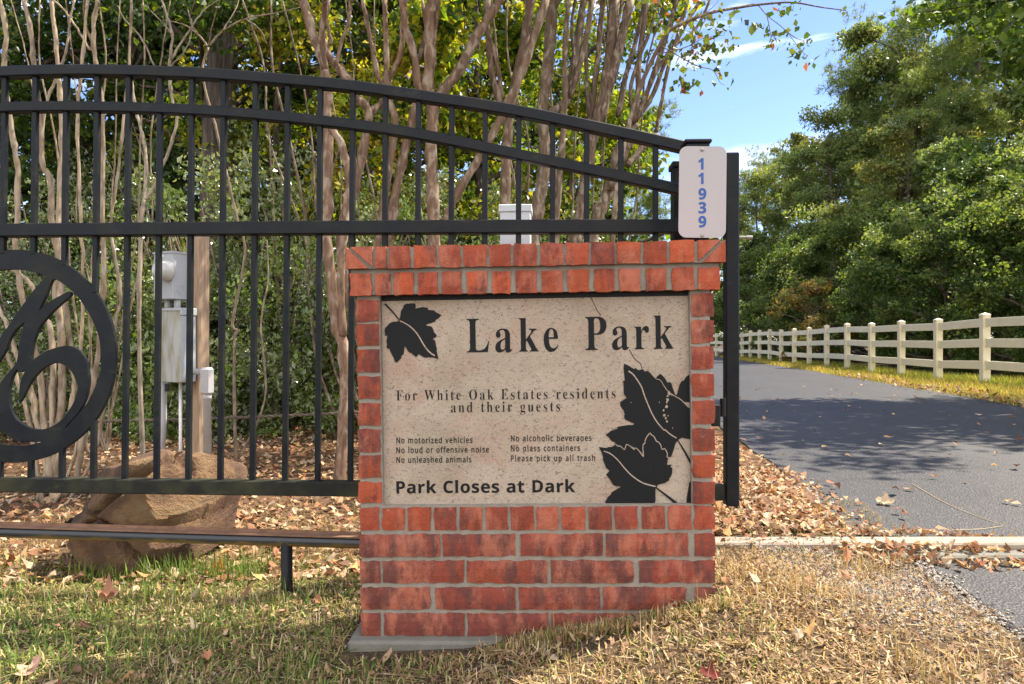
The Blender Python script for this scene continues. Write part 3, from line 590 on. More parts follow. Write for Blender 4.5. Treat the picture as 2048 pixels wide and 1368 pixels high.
# guide posts
def guide_post(px, Y, ytop, w, label, capw, caph):
    x = (px - CX) / F * Y; zt = HC + (CY - ytop) / F * Y
    t = thing('guide_post', label, 'post', (x, Y, .0), Plane(-3., 0, .1, (0, 1, 0)).M)
    b_ = MB(); b_.cbox((-w, -w, -.1), (w, w, zt - caph), .004); b_.build('shaft', M_gate, t)
    b_ = MB(); b_.cbox((-capw, -capw, zt - caph), (capw, capw, zt - .006), .003); c = capw - .006
    b_.add([(-c, -c, zt - .006), (c, -c, zt - .006), (c, c, zt - .006), (-c, c, zt - .006), (0, 0, zt + .002)], None, [(0, 1, 4), (1, 2, 4), (2, 3, 4), (3, 0, 4)]); b_.build('cap', M_gate, t)
    return t
gpost = guide_post(1390, 2.385, 281, .038, 'black square post with flat cap carrying the house number plate', .0445, .018)
guide_post(1364, 2.72, 324.5, .040, 'short capped black post half hidden behind the number plate', .047, .028)
b_ = MB(); bk = thing('gate_guide_bracket', 'small black roller bracket beside the gate end frame, right of the brickwork', 'bracket', (.705, 2.46, HC - .245), Plane(-3.7, 0, 0, (0, 1, 0)).M)
b_.cbox((-.018, -.02, -.045), (.012, .02, .03), .003); b_.build('bracket_plate', M_black, bk)
b_ = MB(); b_.tube([(.024, 0, -.012), (.024, 0, .05)], .010, 12); b_.build('roller', M_black, bk)

# house number plate
NP = Plane(-2., -1.0, .9, ((1405 - CX) / F * 2.318, 2.318, (CY - 384) / F * 2.318))
NB = np.array([0, 0, -.16])
plate = thing('number_plate', 'white reflective plate with blue house number 11939 above the brick cap', 'number plate', NP.world(*NB), NP.M)
hw, hh, r = .0765, .1495, .026; out = []
for cx, cz, a0 in ((hw - r, hh - r, 0), (-hw + r, hh - r, 90), (-hw + r, -hh + r, 180), (hw - r, -hh + r, 270)):
    out += [(cx + r * math.cos(math.radians(a0 + k * 15)), cz + r * math.sin(math.radians(a0 + k * 15))) for k in range(7)]
b_ = MB(); b_.poly(out, -.0012, .0012); b_.build('plate', M_plate, plate, off=NB)
npu = lambda x, y: NP.uv(x, y)
for k, (dg, yb) in enumerate(zip('11939', (338.6, 367.8, 398.6, 426.5, 454.2))):
    w = 10.5 if dg == '1' else 15.5; xc = 1401.5 if dg == '1' else 1404.5
    lettering('digit', dg, sansb, xc - w / 2, xc + w / 2, yb, yb, 21.8, 0, plate, M_blue, .012, npu, -.0022, NB)
for y in (300, 471):
    p = npu(1404, y); b_ = MB(); b_.tube([(p[0], -.001, p[1]), (p[0], -.0045, p[1]), (p[0], -.0055, p[1])], [.0055, .005, .003], 12); b_.build('screw', M_screw, plate, off=NB)

# track pipe on legs
t0, t1 = P(-350, 1053, 2.775), P(712, 1085.5, 2.555); t2 = t1 + (t1 - t0) * .35
trk = thing('gate_track', 'low rusty round pipe rail carrying the gate, on a short leg', 'rail', ((t1[0] - .3), (t0[1] + t1[1]) / 2, t1[2]))
o_ = np.array(trk.location)
b_ = MB(); b_.tube(np.array([t0 + (t2 - t0) * s for s in np.linspace(0, 1, 30)]) - o_, .0205, 16); b_.build('pipe', M_pipe, trk, smooth=True)
b_ = MB(); d = (t2 - t0) / np.linalg.norm(t2 - t0); nb = np.array([-d[1], d[0], 0])
for (du, dv, w, h) in ((.0, .0225, .018, .0025), (.018, .0225, .0025, .012)):
    c0 = t0 + nb * du + np.array([0, 0, dv]) - o_; c1 = t2 + nb * du + np.array([0, 0, dv]) - o_
    V = [p + nb * s * w + np.array([0, 0, q * h]) for p in (c0, c1) for s, q in ((-1, -1), (1, -1), (1, 1), (-1, 1))]
    b_.add(V, [(0, 1, 2, 3), (7, 6, 5, 4), (0, 4, 5, 1), (1, 5, 6, 2), (2, 6, 7, 3), (3, 7, 4, 0)])
b_.build('angle_iron', M_rust, trk)
for px in (583,):
    f_ = (px + 350) / (712 + 350); p = t0 + (t1 - t0) * f_ - o_; b_ = MB(); b_.tube([p, p - np.array([-.002, 0, .35])], .0205, 16); b_.build('leg', M_black, trk, smooth=True)

# boulder
def ico(sub):
    import bmesh
    bm = bmesh.new(); bmesh.ops.create_icosphere(bm, subdivisions=sub, radius=1); V = np.array([v.co[:] for v in bm.verts]); Fs = [[v.index for v in f.verts] for f in bm.faces]; bm.free(); return V, Fs
V, Fs = ico(6); r_ = np.random.default_rng(4)
for k in range(22):
    nn = r_.normal(size=3); nn /= np.linalg.norm(nn)
    if k == 0: nn = np.array([0, -1, .05]);
    if k == 1: nn = np.array([.95, -.3, .1])
    if k == 2: nn = np.array([-.35, .1, .93])
    if k == 3: nn = np.array([-.95, -.1, .2])
    nn = nn / np.linalg.norm(nn); lim = r_.uniform(.74, .95); dd = V @ nn - lim; V = V - np.outer(np.maximum(dd, 0) * .9, nn)
def fbm(V, f, r2, octs=4):
    h = np.zeros(len(V))
    for o2 in range(octs):
        for _ in range(5):
            w = r2.normal(size=3) * f * 2 ** o2; h += np.sin(V @ w + r2.uniform(0, 6.28)) / 5 / 1.9 ** o2
    return h
nr = V / np.linalg.norm(V, axis=1)[:, None]; h = fbm(V, 2.2, r_)
V = V + nr * (.085 * h)[:, None]
rid = np.abs(np.sin(V[:, 0] * 2.1 + V[:, 2] * 3.6 + 1.2 * fbm(V, 1.3, r_, 2) + .4)); V = V - nr * (.15 * np.exp(-(rid / .11) ** 2))[:, None]
rid = np.abs(V[:, 0] * .75 - V[:, 2] + .42 + .25 * fbm(V, 1.6, r_, 2)); V = V - nr * (.17 * np.exp(-(rid / .06) ** 2) * (V[:, 1] < .2))[:, None]
for k in range(16):
    nn = unit(r_.normal(size=3) * [1, 1, .8]); lim = np.quantile(V @ nn, r_.uniform(.90, .97)); dd = V @ nn - lim; V = V - np.outer(np.maximum(dd, 0) * .92, nn)
V = V + nr * (.014 * fbm(V, 7, r_, 5) + .006 * fbm(V, 22, r_, 3))[:, None]
V[:, 2] += .22 * V[:, 0] * (V[:, 2] > 0); V[:, 0] -= .06 * (V[:, 2] < 0)
V = V * np.array([.40, .43, .365])
b_ = MB(); b_.add(V, None, Fs, (.3, .2, .1, 1)); bo = b_.build('boulder', M_rock, smooth=False); bo.location = (-1.55, 3.2, .15)
tag(bo, 'large tan and brown sandstone boulder on the grass behind the gate', 'boulder')

# ------------------------------------------------------------------ electric meter post
mx0 = np.array([(374 - CX) / F * 4.5, 4.5, -.06]); yaw = math.radians(-26); cm, sm_ = math.cos(yaw), math.sin(yaw)
mp_ = thing('electric_meter_post', 'weathered timber post carrying grey electric meter and breaker boxes behind the gate', 'utility post', mx0, np.array([[cm, -sm_, 0], [sm_, cm, 0], [0, 0, 1]]))
kz = 4.5 / F; zy = lambda y: HC + (CY - y) * kz - mx0[2]
b_ = MB(); b_.cbox((-.012, .0, -.1), (.105, .085, zy(452)), .005); b_.build('timber_post', M_wood, mp_)
# origin: post front-left edge; boxes sit on the front face (local -y)
def lx(px, ly=0.):    # local x of a pixel column at local depth ly
    # solve on the world ray
    d = np.array([(px - CX) / F, 1.]); ex = np.array([cm, sm_]); ey = np.array([-sm_, cm]); A = np.array([d, -ex]).T
    s_ = np.linalg.solve(A, mx0[:2] + ey * ly); return s_[1]
mb1 = MB(); xf0, xf1 = lx(307, -.12), lx(345.5, -.12); mb1.cbox((xf0, -.12, zy(600)), (xf1, -.004, zy(508)), .004); box1 = mb1.build('meter_box', M_grey, mp_)
b_ = MB(); b_.cbox((xf0 - .004, -.126, zy(510.5)), (xf1 + .004, -.0045, zy(506.5)), .002); b_.build('lid_rim', M_grey, box1)
gx, gz_ = lx(322, -.17), zy(545); b_ = MB()
prof = [(.0, .066), (-.012, .066), (-.014, .060), (-.06, .058), (-.075, .052), (-.083, .035), (-.086, .0)]
b_.tube([(gx, -.121 + a, gz_) for a, _ in prof], [max(r2, .0005) for _, r2 in prof], 28); b_.build('meter_glass', M_glass, box1, smooth=True)
b_ = MB(); b_.cbox((gx + .005, -.212, gz_ - .012), (gx + .035, -.19, gz_ + .004), .002); b_.build('meter_display', M_black, box1)
for rr in (.032, .023, .014):
    a = np.arange(25) / 24 * 6.2832; b_ = MB(); b_.tube(np.c_[np.full(25, xf1 + .0005), -.06 + rr * np.cos(a), zy(582) + rr * np.sin(a)], .0014, 6, caps=False); b_.build('knockout_ring', M_grey, box1)
b_ = MB(); b_.cbox((xf0 + .05, -.1215, zy(517)), (xf0 + .09, -.1195, zy(511.5)), .0005); b_.build('label_tag', M_white, box1)
x0, x1 = lx(321, -.115), lx(361.5, -.115); b_ = MB(); b_.cbox((x0, -.115, zy(763)), (x1, -.006, zy(621)), .004); box2 = b_.build('breaker_box', M_mossy, mp_)
b_ = MB(); b_.cbox((x1 - .004, -.119, zy(632)), (x1 + .012, -.002, zy(618)), .003); b_.cbox((x0 - .004, -.121, zy(623)), (x1 + .01, -.004, zy(617.5)), .002); b_.build('rain_lip', M_grey, box2)
b_ = MB(); b_.cbox((x1 + .0005, -.112, zy(762)), (x1 + .006, -.008, zy(633)), .002); b_.build('side_panel', M_grey, box2)
b_ = MB(); b_.cbox((lx(329, -.13), -.13, zy(781)), (lx(336, -.13), -.118, zy(766)), .003); b_.build('padlock', M_black, box2)
for px0, px1_ in ((330, 342), (350, 360)):
    xc = (lx(px0, -.06) + lx(px1_, -.06)) / 2; b_ = MB(); b_.tube([(xc, -.06, zy(622)), (xc, -.06, zy(596))], .02, 14); b_.build('conduit_nipple', M_conduit, mp_, smooth=True)
b_ = MB(); xc = lx(322, -.07); b_.tube([(xc, -.06, zy(764)), (xc, -.06, zy(860)), (xc - .01, -.065, zy(890)), (xc - .04, -.09, zy(925)), (xc - .08, -.12, zy(985))], [.026, .026, .027, .030, .036], 16); b_.build('service_conduit', M_conduit, mp_, smooth=True)
b_ = MB(); xc = lx(361, -.02); b_.tube([(xc, -.02, zy(764)), (xc, -.02, zy(980))], .0105, 10); b_.build('white_conduit', M_white, mp_, smooth=True)
# outlet elbow on the right
ex_, zl = lx(414, -.05), zy(742)
b_ = MB(); b_.tube([(x1, -.05, zl), (ex_ - .03, -.05, zl), (ex_ - .03, -.05, zl), (ex_ - .0, -.05, zl)], [.019, .019, .024, .024], 14); b_.build('side_conduit', M_conduit, mp_, smooth=True)
b_ = MB(); b_.cbox((ex_ - .032, -.085, zy(786)), (ex_ + .036, -.018, zy(733)), .014); el = b_.build('elbow_fitting', M_conduit, mp_)
b_ = MB(); b_.tube([(ex_, -.05, zy(785)), (ex_, -.05, zy(794)), (ex_, -.05, zy(795)), (ex_ + .012, -.05, zy(985))], [.027, .027, .0225, .0225], 14); b_.build('down_conduit', M_conduit, mp_, smooth=True)

# twisted barrier cable
c0, c1 = P(-260, 845, 4.95), P(860, 816, 5.05); tt = np.linspace(0, 1, 420)[:, None]; cl = c0 + (c1 - c0) * tt - np.array([0, 0, .035]) * (4 * tt * (1 - tt)); b_ = MB()
for ph in (0, math.pi):
    a = tt[:, 0] * 260 + ph; b_.tube(cl + np.c_[0 * a, .005 * np.cos(a), .005 * np.sin(a)] - c0, .0062, 6, (.12, .09, .07, 1))
cb = b_.build('barrier_cable', M_attr); cb.location = c0; tag(cb, 'twisted dark rusty cable stretched low behind the gate across the trees', 'cable')

# white vinyl post behind the gate
Y = 2.87; t = thing('vinyl_post', 'single white square vinyl post with pyramid cap rising behind the gate', 'post', ((1032 - CX) / F * Y, Y + .06, -.02), Plane(-3, 0, 0, (0, 1, 0)).M)
zt = HC + (CY - 403) / F * Y + .02; b_ = MB(); b_.cbox((-.062, -.062, -.1), (.062, .062, zt - .04), .004); b_.build('shaft', M_vinylw, t)
b_ = MB(); b_.cbox((-.067, -.067, zt - .042), (.067, .067, zt - .012), .003); c = .064
b_.add([(-c, -c, zt - .012), (c, -c, zt - .012), (c, c, zt - .012), (-c, c, zt - .012), (0, 0, zt + .001)], None, [(0, 1, 4), (1, 2, 4), (2, 3, 4), (3, 0, 4)]); b_.build('cap', M_vinylw, t)

# ------------------------------------------------------------------ white three-rail fence
FX = np.array([1971, 1875, 1803, 1743, 1694, 1653, 1619, 1588, 1563, 1540, 1519, 1501, 1484])
fy = 13.15 + 1.815 * np.arange(13); fx = (FX - CX) / F * fy; co = np.polyfit(fy, fx, 2); fx = np.polyval(co, fy)
fpts = [(fx[0] - (fx[1] - fx[0]) * k, fy[0] - 1.815 * k) for k in (2, 1)] + list(zip(fx, fy))
for k in range(1, 8): fpts.append((fx[-1] + (.2 - .035 * k) * k, fy[-1] + 1.8 * k))
fence = thing('white_fence', 'long white three-rail vinyl fence running along the far side of the road', 'fence', (fpts[4][0], fpts[4][1], .09)); fo = np.array(fence.location)
H = 1.31; hz = .067
for k, (x, y) in enumerate(fpts):
    dxy = np.array(fpts[min(k + 1, len(fpts) - 1)]) - np.array(fpts[max(k - 1, 0)]); an = math.atan2(dxy[1], dxy[0]); R2 = np.array([[math.cos(an), -math.sin(an)], [math.sin(an), math.cos(an)]])
    zg = float(gz(x, y)) - fo[2]
    b_ = MB(); b_.cbox((-hz, -hz, -.15), (hz, hz, H - .05), .006); V = np.vstack(b_.V); V[:, :2] = V[:, :2] @ R2.T + (x - fo[0], y - fo[1]); V[:, 2] += zg; b_.V = [V]; po = b_.build('post', M_vinyl, fence)
    b_ = MB(); c = hz + .005; b_.cbox((-c, -c, H - .055), (c, c, H - .012), .006); e = c - .003
    b_.add([(-e, -e, H - .012), (e, -e, H - .012), (e, e, H - .012), (-e, e, H - .012), (0, 0, H + .02)], None, [(0, 1, 4), (1, 2, 4), (2, 3, 4), (3, 0, 4)])
    V = np.vstack(b_.V); V[:, :2] = V[:, :2] @ R2.T + (x - fo[0], y - fo[1]); V[:, 2] += zg; b_.V = [V]; b_.C = [np.vstack(b_.C)]; b_.build('post_cap', M_vinyl, po)
    if k + 1 < len(fpts):
        x2, y2 = fpts[k + 1]; L = math.hypot(x2 - x, y2 - y); zg2 = float(gz(x2, y2)) - fo[2]; an2 = math.atan2(y2 - y, x2 - x); ca, sa = math.cos(an2), math.sin(an2)
        for zr in (H - .165, H - .54, H - .95):
            b_ = MB(); b_.cbox((hz * .7, -.024, zr - .078), (L - hz * .7, .024, zr + .078), .005); V = np.vstack(b_.V); t_ = V[:, 0] / L
            X = V[:, 0] * ca - V[:, 1] * sa + x - fo[0]; Yy = V[:, 0] * sa + V[:, 1] * ca + y - fo[1]; b_.V = [np.c_[X, Yy, V[:, 2] + zg * (1 - t_) + zg2 * t_]]; b_.build('fence_rail', M_vinyl, fence)

# ------------------------------------------------------------------ vegetation helpers
def leaf_cards(b_, C, size, cols, r, wid=.34, up=0., lift=.12, jit=.45, fac=None, pick=None):
    n_ = len(C); d = unit(r.normal(size=(n_, 3)) + [0, 0, -up]); s_ = unit(np.cross(d, r.normal(size=(n_, 3)))); nn = np.cross(d, s_)
    L = (size * r.uniform(1 - jit, 1 + jit, n_))[:, None]; w = wid * r.uniform(.8, 1.2, n_)[:, None]
    V = np.stack([C, C + L * (.45 * d + w * s_ + lift * nn), C + L * d, C + L * (.45 * d - w * s_ + lift * nn)], 1).reshape(-1, 3)
    cols = np.asarray(cols, float); ix = r.integers(0, len(cols), n_)
    if pick is not None: ix = np.where(r.uniform(0, 1, n_) < .6, pick, ix)
    c = cols[ix] * r.uniform(.75, 1.25, (n_, 1))
    if fac is not None: c = c * fac[:, None]
    c = np.repeat(np.clip(c, 0, 1), 4, 0)
    b_.add(V, np.arange(4 * n_).reshape(-1, 4), None, c)
def clump_pts(centers, rad, per, r, flat=.75):
    k = len(centers); d = unit(r.normal(size=(k, per, 3))); q = r.uniform(0, 1, (k, per, 1)) ** .45
    return (np.asarray(centers)[:, None] + d * q * np.asarray(rad).reshape(-1, 1, 1) * [1, 1, flat]).reshape(-1, 3)
GREENS = [(.045, .085, .018), (.06, .11, .02), (.035, .07, .02), (.075, .12, .022)]
YELLOW = [(.30, .35, .025), (.22, .31, .025), (.38, .36, .03), (.13, .21, .02)]
DARK = [(.05, .09, .025), (.085, .135, .03), (.04, .07, .02), (.17, .22, .03)]
AUT = [(.32, .20, .03), (.30, .10, .03), (.25, .17, .04)]

def limbs(b_, base, top, r0, r_, nl, spread, col, h0=.35, lean=.3):
    """tapered trunk with limbs; returns limb tips"""
    k = 9; t = np.linspace(0, 1, k)[:, None]; mid = np.array(base) + (np.array(top) - base) * t; mid[1:-1, :2] += r_.normal(0, lean * .15, (k - 2, 2))
    b_.tube(smooth_path(mid, 3), np.linspace(r0, r0 * .18, (k - 1) * 3 + 1), 9, col); tips = [mid[-1]]
    Ht = np.linalg.norm(np.array(top) - base)
    for i in range(nl):
        f_ = h0 + (1 - h0) * (i + r_.uniform(.1, .9)) / nl; p = mid[0] + (mid[-1] - mid[0]) * f_; a = r_.uniform(0, 6.283) + i * 2.4
        L = spread * (1.05 - .55 * f_) * r_.uniform(.7, 1.15); e = p + np.array([math.cos(a) * L, math.sin(a) * L, L * r_.uniform(.1, .6)])
        m_ = (p + e) / 2 + r_.normal(0, .08 * L, 3); b_.tube(smooth_path([p, m_, e], 4), np.linspace(r0 * .38 * (1.1 - f_), r0 * .06, 9), 6, col, False); tips += [m_, (m_ + e) / 2, e]
    return np.array(tips)

def broadleaf(name, r_, H, spread, leaf, ncl, per, cols, h0=.2, r0=.16, clr=.9, mat_=None, barkc=(.13, .10, .08), flat=.7):
    t = MB(); tips = limbs(t, np.array([0, 0, -.1]), np.array([r_.normal(0, .3), r_.normal(0, .3), H * .93]), r0, r_, 14, spread, (*barkc, 1), h0)
    cen = [tips + r_.normal(0, .25, tips.shape)]; nlobe = max(9, ncl // 11); rad = [clr * r_.uniform(.4, .9, len(tips))]
    for q in range(nlobe):
        a = q * 2.4 + r_.uniform(-.5, .5); z = h0 + (1.02 - h0) * ((q + r_.uniform(0, 1)) / nlobe); prof = spread * math.sqrt(max(.06, 1 - ((z - .45) / .62) ** 2)); R0 = prof * r_.uniform(.35, 1.12); lr = spread * r_.uniform(.16, .38)
        d = unit(r_.normal(size=(11, 3))) * r_.uniform(.3, 1, (11, 1)) * [1, 1, .62]; e = np.array([math.cos(a) * R0, math.sin(a) * R0, z * H])
        cen.append(e + d * lr); rad.append(lr * r_.uniform(.28, .62, 11)); t.tube([np.array([0, 0, max(.2, z * H - R0 * .5)]), e * [.5, .5, 1] - [0, 0, .15 * R0], e], [.05, .035, .012], 5, (*barkc, 1), False)
    cen = np.vstack(cen); rad = np.concatenate(rad); lm = MB(); f_ = np.repeat(r_.uniform(.65, 1.4, len(cen)), per); pick = np.repeat(r_.integers(0, len(cols), len(cen)), per)
    leaf_cards(lm, clump_pts(cen, rad, per, r_, flat), leaf, cols, r_, up=.3, fac=f_, pick=pick)
    return t, lm
def pine(r_, H, spread, ncl, r0=.2):
    t = MB(); c = (.15, .10, .075, 1); tips = limbs(t, np.array([0, 0, -.1]), np.array([r_.normal(0, .3), r_.normal(0, .3), H * .97]), r0, r_, 30, spread, c, .3)
    cen = np.vstack([tips, tips + r_.normal(0, .5, tips.shape) * [1, 1, .5]])
    cen = np.vstack([cen, cen[r_.integers(0, len(cen), max(0, ncl - len(cen)))] + r_.normal(0, .45, (max(0, ncl - len(cen)), 3))])
    tuft = clump_pts(cen, np.full(len(cen), .45), 7, r_, .6); k = len(tuft); m_ = 13
    d = unit(r_.normal(size=(k, m_, 3)) + [0, 0, .35]); L = r_.uniform(.2, .34, (k, m_, 1)); s_ = unit(np.cross(d, r_.normal(size=(k, m_, 3)))) * .011
    V = np.stack([tuft[:, None] - s_, tuft[:, None] + d * L - s_ * .3, tuft[:, None] + d * L + s_ * .3, tuft[:, None] + s_], 2).reshape(-1, 3)
    col = np.array([(.15, .20, .06), (.12, .175, .055), (.19, .235, .07)])[r_.integers(0, 3, k)] * r_.uniform(.75, 1.25, (k, 1)); lm = MB()
    lm.add(V, np.arange(len(V)).reshape(-1, 4), None, np.repeat(col, m_ * 4, 0)); return t, lm

def make_tree(name, parts, label, cat, loc, rz=0, sc=1., group=None, leafm=None, barkm=None, crown='crown', trunk='trunk'):
    o = thing(name, label, cat, loc, None, group); o.rotation_euler.z = rz; o.scale = (sc, sc, sc) if np.isscalar(sc) else sc
    if isinstance(parts[0], MB):
        a = parts[0].build(trunk, barkm or M_bark, o, smooth=True); c = parts[1].build(crown, leafm or M_leaf, o)
        return o, (a.data, c.data)
    link(trunk, parts[0], o); link(crown, parts[1], o); return o, parts

# ------------------------------------------------------------------ crape myrtles traced stem by stem
def crape(label, Y, stems, base, twigs=2, leafn=60, seed=1, col=(.34, .235, .165), top=True, cat='tree', name='crape_myrtle', leafcols=None, crownlen=1.5, extra=None, group=None):
    r_ = np.random.default_rng(seed); bx = (base[0] - CX) / F * Y; gzv = float(gz(bx, Y)); o0 = np.array([bx, Y, gzv])
    t = thing(name, label, cat, o0, None, group); tm = MB(); tw = MB(); lm = MB(); L = []
    for st_ in stems:
        r0, r1, pts = st_[0], st_[1], st_[2]; dy = r_.uniform(-.25, .25); k = len(pts)
        w = [P(p[0], p[1], Y + dy * i / max(1, k - 1)) - o0 for i, p in enumerate(pts)]
        if len(st_) > 3 and st_[3]: w = [np.array([(base[0] - CX) / F * Y * 0 + r_.normal(0, .04), r_.normal(0, .03), -.06])] + w
        n_ = 6; sp = smooth_path(w, n_); rr = np.linspace(r0, r1, len(sp)) * Y / F * (1 + .09 * np.sin(np.arange(len(sp)) * 1.1 + r_.uniform(0, 6)) + r_.normal(0, .045, len(sp)) + .28 * (r_.uniform(0, 1, len(sp)) < .05)); sp = sp + r_.normal(0, .0018, sp.shape)
        c = np.array(col) * r_.uniform(.8, 1.15); tm.tube(sp, np.maximum(rr, .0025), 10 if r0 > 4 else 6, (*c, 1))
        end = sp[-1]; dirn = unit(sp[-1] - sp[-5])
        if top and pts[-1][1] <= 8:
            for q in range(twigs + 1):
                d = unit(dirn + r_.normal(0, .35, 3) + [0, 0, .25]); l_ = crownlen * r_.uniform(.6, 1.2); e = end + d * l_; m_ = (end + e) / 2 + r_.normal(0, .1, 3)
                tw.tube(smooth_path([end, m_, e], 4), np.linspace(rr[-1] * .7, .004, 9), 5, (*c, 1), False)
                for z in range(5):
                    f_ = r_.uniform(.35, 1); p = end + (e - end) * f_; d2 = unit(d + r_.normal(0, .8, 3)); e2 = p + d2 * r_.uniform(.25, .7); tw.tube([p, (p + e2) / 2 + r_.normal(0, .03, 3), e2], [.005, .004, .002], 4, (*c, 1), False)
                    L.append(clump_pts([e2, (p + e2) / 2], [.28, .25], leafn // 10, r_))
    if extra is not None: extra(tm, tw, L, o0, r_)
    tm.build('trunk', M_crape, t, smooth=True)
    if L or lm.V:
        if L: leaf_cards(lm, np.vstack(L), .052, leafcols or (GREENS + YELLOW[1:2] + AUT[:1]), r_, up=.4)
        if tw.V: tw.build('twigs', M_crape, t, smooth=True)
        lm.build('leaves', M_leaf, t)
    elif tw.V: tw.build('twigs', M_crape, t, smooth=True)
    return t

def rand_stems(n_, xb, x0, x1, r0, seed, yb=960):
    q = np.random.default_rng(seed); out = []
    for k in range(n_):
        xe = x0 + (x1 - x0) * (k + q.uniform(.1, .9)) / n_; b0 = xb + q.normal(0, 18); pts = [(b0, yb - 60)]
        for y in (760, 600, 440, 280, 130, 0): f_ = (yb - y) / yb; pts.append((b0 + (xe - b0) * f_ ** .8 + q.normal(0, 9), y))
        r = r0 * q.uniform(.6, 1.2); out.append((r, r * .55, pts, 1))
    return out
crape('pale many-stemmed crape myrtle at left, seen through the gate medallion', 4.3, [
    (7.5, 4, [(118, 845), (124, 735), (121, 650), (113, 590), (118, 520), (103, 447), (101, 361), (84, 326), (82, 240), (69, 137), (62, 69), (48, 0)], 1),
    (6.5, 3.5, [(105, 840), (106, 728), (101, 655), (90, 635), (66, 575), (35, 545), (-10, 520)], 1),
    (6, 4, [(89, 849), (79, 745), (60, 660), (38, 560), (30, 480), (34, 447), (36, 344), (31, 309), (21, 240), (8, 155), (12, 60), (0, 0)], 1),
    (6, 3.5, [(75, 853), (60, 774), (30, 700), (10, 640), (-20, 590)], 1), (5, 3, [(60, 849), (30, 747), (8, 700), (-20, 660)], 1),
    (5.5, 4, [(140, 830), (147, 744), (135, 640), (122, 560), (117, 447), (120, 344), (124, 292), (119, 172), (110, 69), (103, 0)], 1),
    (6, 3.5, [(150, 960), (165, 880), (179, 798), (195, 717), (206, 600), (207, 490), (204, 430), (206, 240), (196, 150), (187, 96), (189, 34), (196, 0)], 1),
    (4, 3, [(152, 900), (158, 760), (165, 620), (166, 520), (161, 443), (156, 275), (155, 223), (165, 120), (175, 0)], 1),
    (4, 2.5, [(190, 900), (215, 760), (228, 648), (242, 595), (228, 500), (222, 447), (237, 344), (247, 240), (258, 130), (263, 0)], 1),
    (3, 2, [(82, 280), (95, 200), (130, 110), (140, 40), (150, 0)]), (2.5, 1.5, [(180, 100), (150, 50), (128, 20), (100, -6)]), (2.5, 1.5, [(187, 96), (170, 40), (168, 0)])],
    (105, 992), seed=3, col=(.36, .28, .195))
crape('smooth pinkish crape myrtle with one curved stem left of the brickwork', 4.8, [
    (13, 9, [(691, 820), (688, 700), (673, 650), (663, 560), (651, 470), (655, 400), (655, 240), (650, 140), (640, 100), (626, 70), (612, 20), (605, 0)], 1),
    (8, 6.5, [(686, 670), (681, 560), (689, 460), (695, 400), (697, 344), (681, 285), (663, 258), (656, 223), (660, 185), (651, 140)]),
    (9, 6, [(703, 168), (690, 152), (672, 130), (655, 105), (643, 60), (652, 20), (655, 0)]), (7, 5, [(650, 140), (644, 80), (648, 30), (650, 0)]), (4, 3, [(672, 130), (684, 80), (697, 45), (700, 10), (704, 0)]), (4, 2.5, [(663, 90), (655, 50), (650, 0)])],
    (692, 952), seed=5, col=(.215, .135, .09))
crape('tan crape myrtle with a Y fork and diagonal limbs above the middle of the gate', 5.4, [
    (13, 11, [(868, 700), (867, 441), (863, 330), (862, 285), (866, 215), (856, 172), (860, 120), (859, 34), (866, 0)], 1),
    (12, 8, [(868, 210), (886, 182), (920, 137), (955, 69), (989, 17), (1003, -4)]), (9, 6, [(862, 190), (838, 172), (828, 110), (811, 52), (804, 0)]),
    (10, 8, [(775, 600), (783, 443), (800, 344), (824, 240), (841, 185), (858, 165)], 1), (9, 5, [(740, 640), (762, 443), (783, 309), (790, 240), (776, 190), (773, 103), (769, 0)], 1),
    (10, 7, [(690, 560), (686, 443), (703, 400), (714, 361), (731, 275), (738, 223), (711, 192), (698, 165), (680, 130)], 1), (8, 6, [(737, 226), (766, 203), (778, 160)]),
    (5, 4, [(776, 175), (759, 158), (742, 86), (725, 0)]), (6, 3.5, [(773, 165), (800, 110), (805, 50), (812, 0)]), (5, 3, [(841, 170), (828, 150), (842, 100), (851, 60), (845, 0)]), (4, 3, [(866, 100), (872, 50), (880, 0)])],
    (800, 930), seed=8, col=(.225, .142, .094))
crape('leaning slender crape myrtle crossing behind the white vinyl post', 5.8, [
    (9, 8, [(860, 560), (893, 436), (920, 378), (972, 292), (1024, 192), (1058, 103), (1092, 0)], 1), (11, 9, [(1012, 520), (1010, 402), (1013, 309), (1020, 223), (1034, 155), (1051, 69), (1061, 0)], 1),
    (7, 6, [(1012, 235), (996, 192), (982, 137), (979, 86), (972, 40), (976, 0)]), (5, 4, [(1003, 200), (1000, 165), (990, 110), (978, 70)])], (960, 925), seed=12, col=(.19, .125, .083))
crape('thick grey mottled crape myrtle right of the white vinyl post', 6.4, [
    (14, 10, [(1066, 520), (1072, 440), (1089, 326), (1085, 223), (1096, 137), (1103, 34), (1110, 0)], 1), (7, 5, [(1110, 520), (1113, 436), (1123, 309), (1130, 206), (1130, 103), (1137, 0)], 1),
    (9, 7, [(1090, 240), (1120, 212), (1137, 190), (1154, 86), (1168, 0)]), (6, 5, [(1140, 195), (1168, 96), (1185, 0)]), (4, 3, [(1137, 190), (1148, 130), (1143, 60), (1150, 0)])], (1090, 905), seed=15, col=(.165, .118, .08))
crape('mottled crape myrtle with straight upright stems near the gate end', 7., [
    (12, 10, [(1150, 520), (1161, 436), (1175, 326), (1195, 240), (1216, 137), (1230, 0)], 1), (10, 8, [(1196, 238), (1206, 223), (1237, 103), (1261, 0)]), (7, 5, [(1190, 245), (1182, 234), (1195, 120), (1206, 0)]),
    (5, 4, [(1214, 200), (1225, 110), (1244, 0)]), (5, 3, [(1186, 300), (1176, 200), (1172, 100), (1180, 0)])], (1165, 890), seed=18, col=(.155, .108, .073))
def overhang(tm, tw, L, o0, r_):
    pass
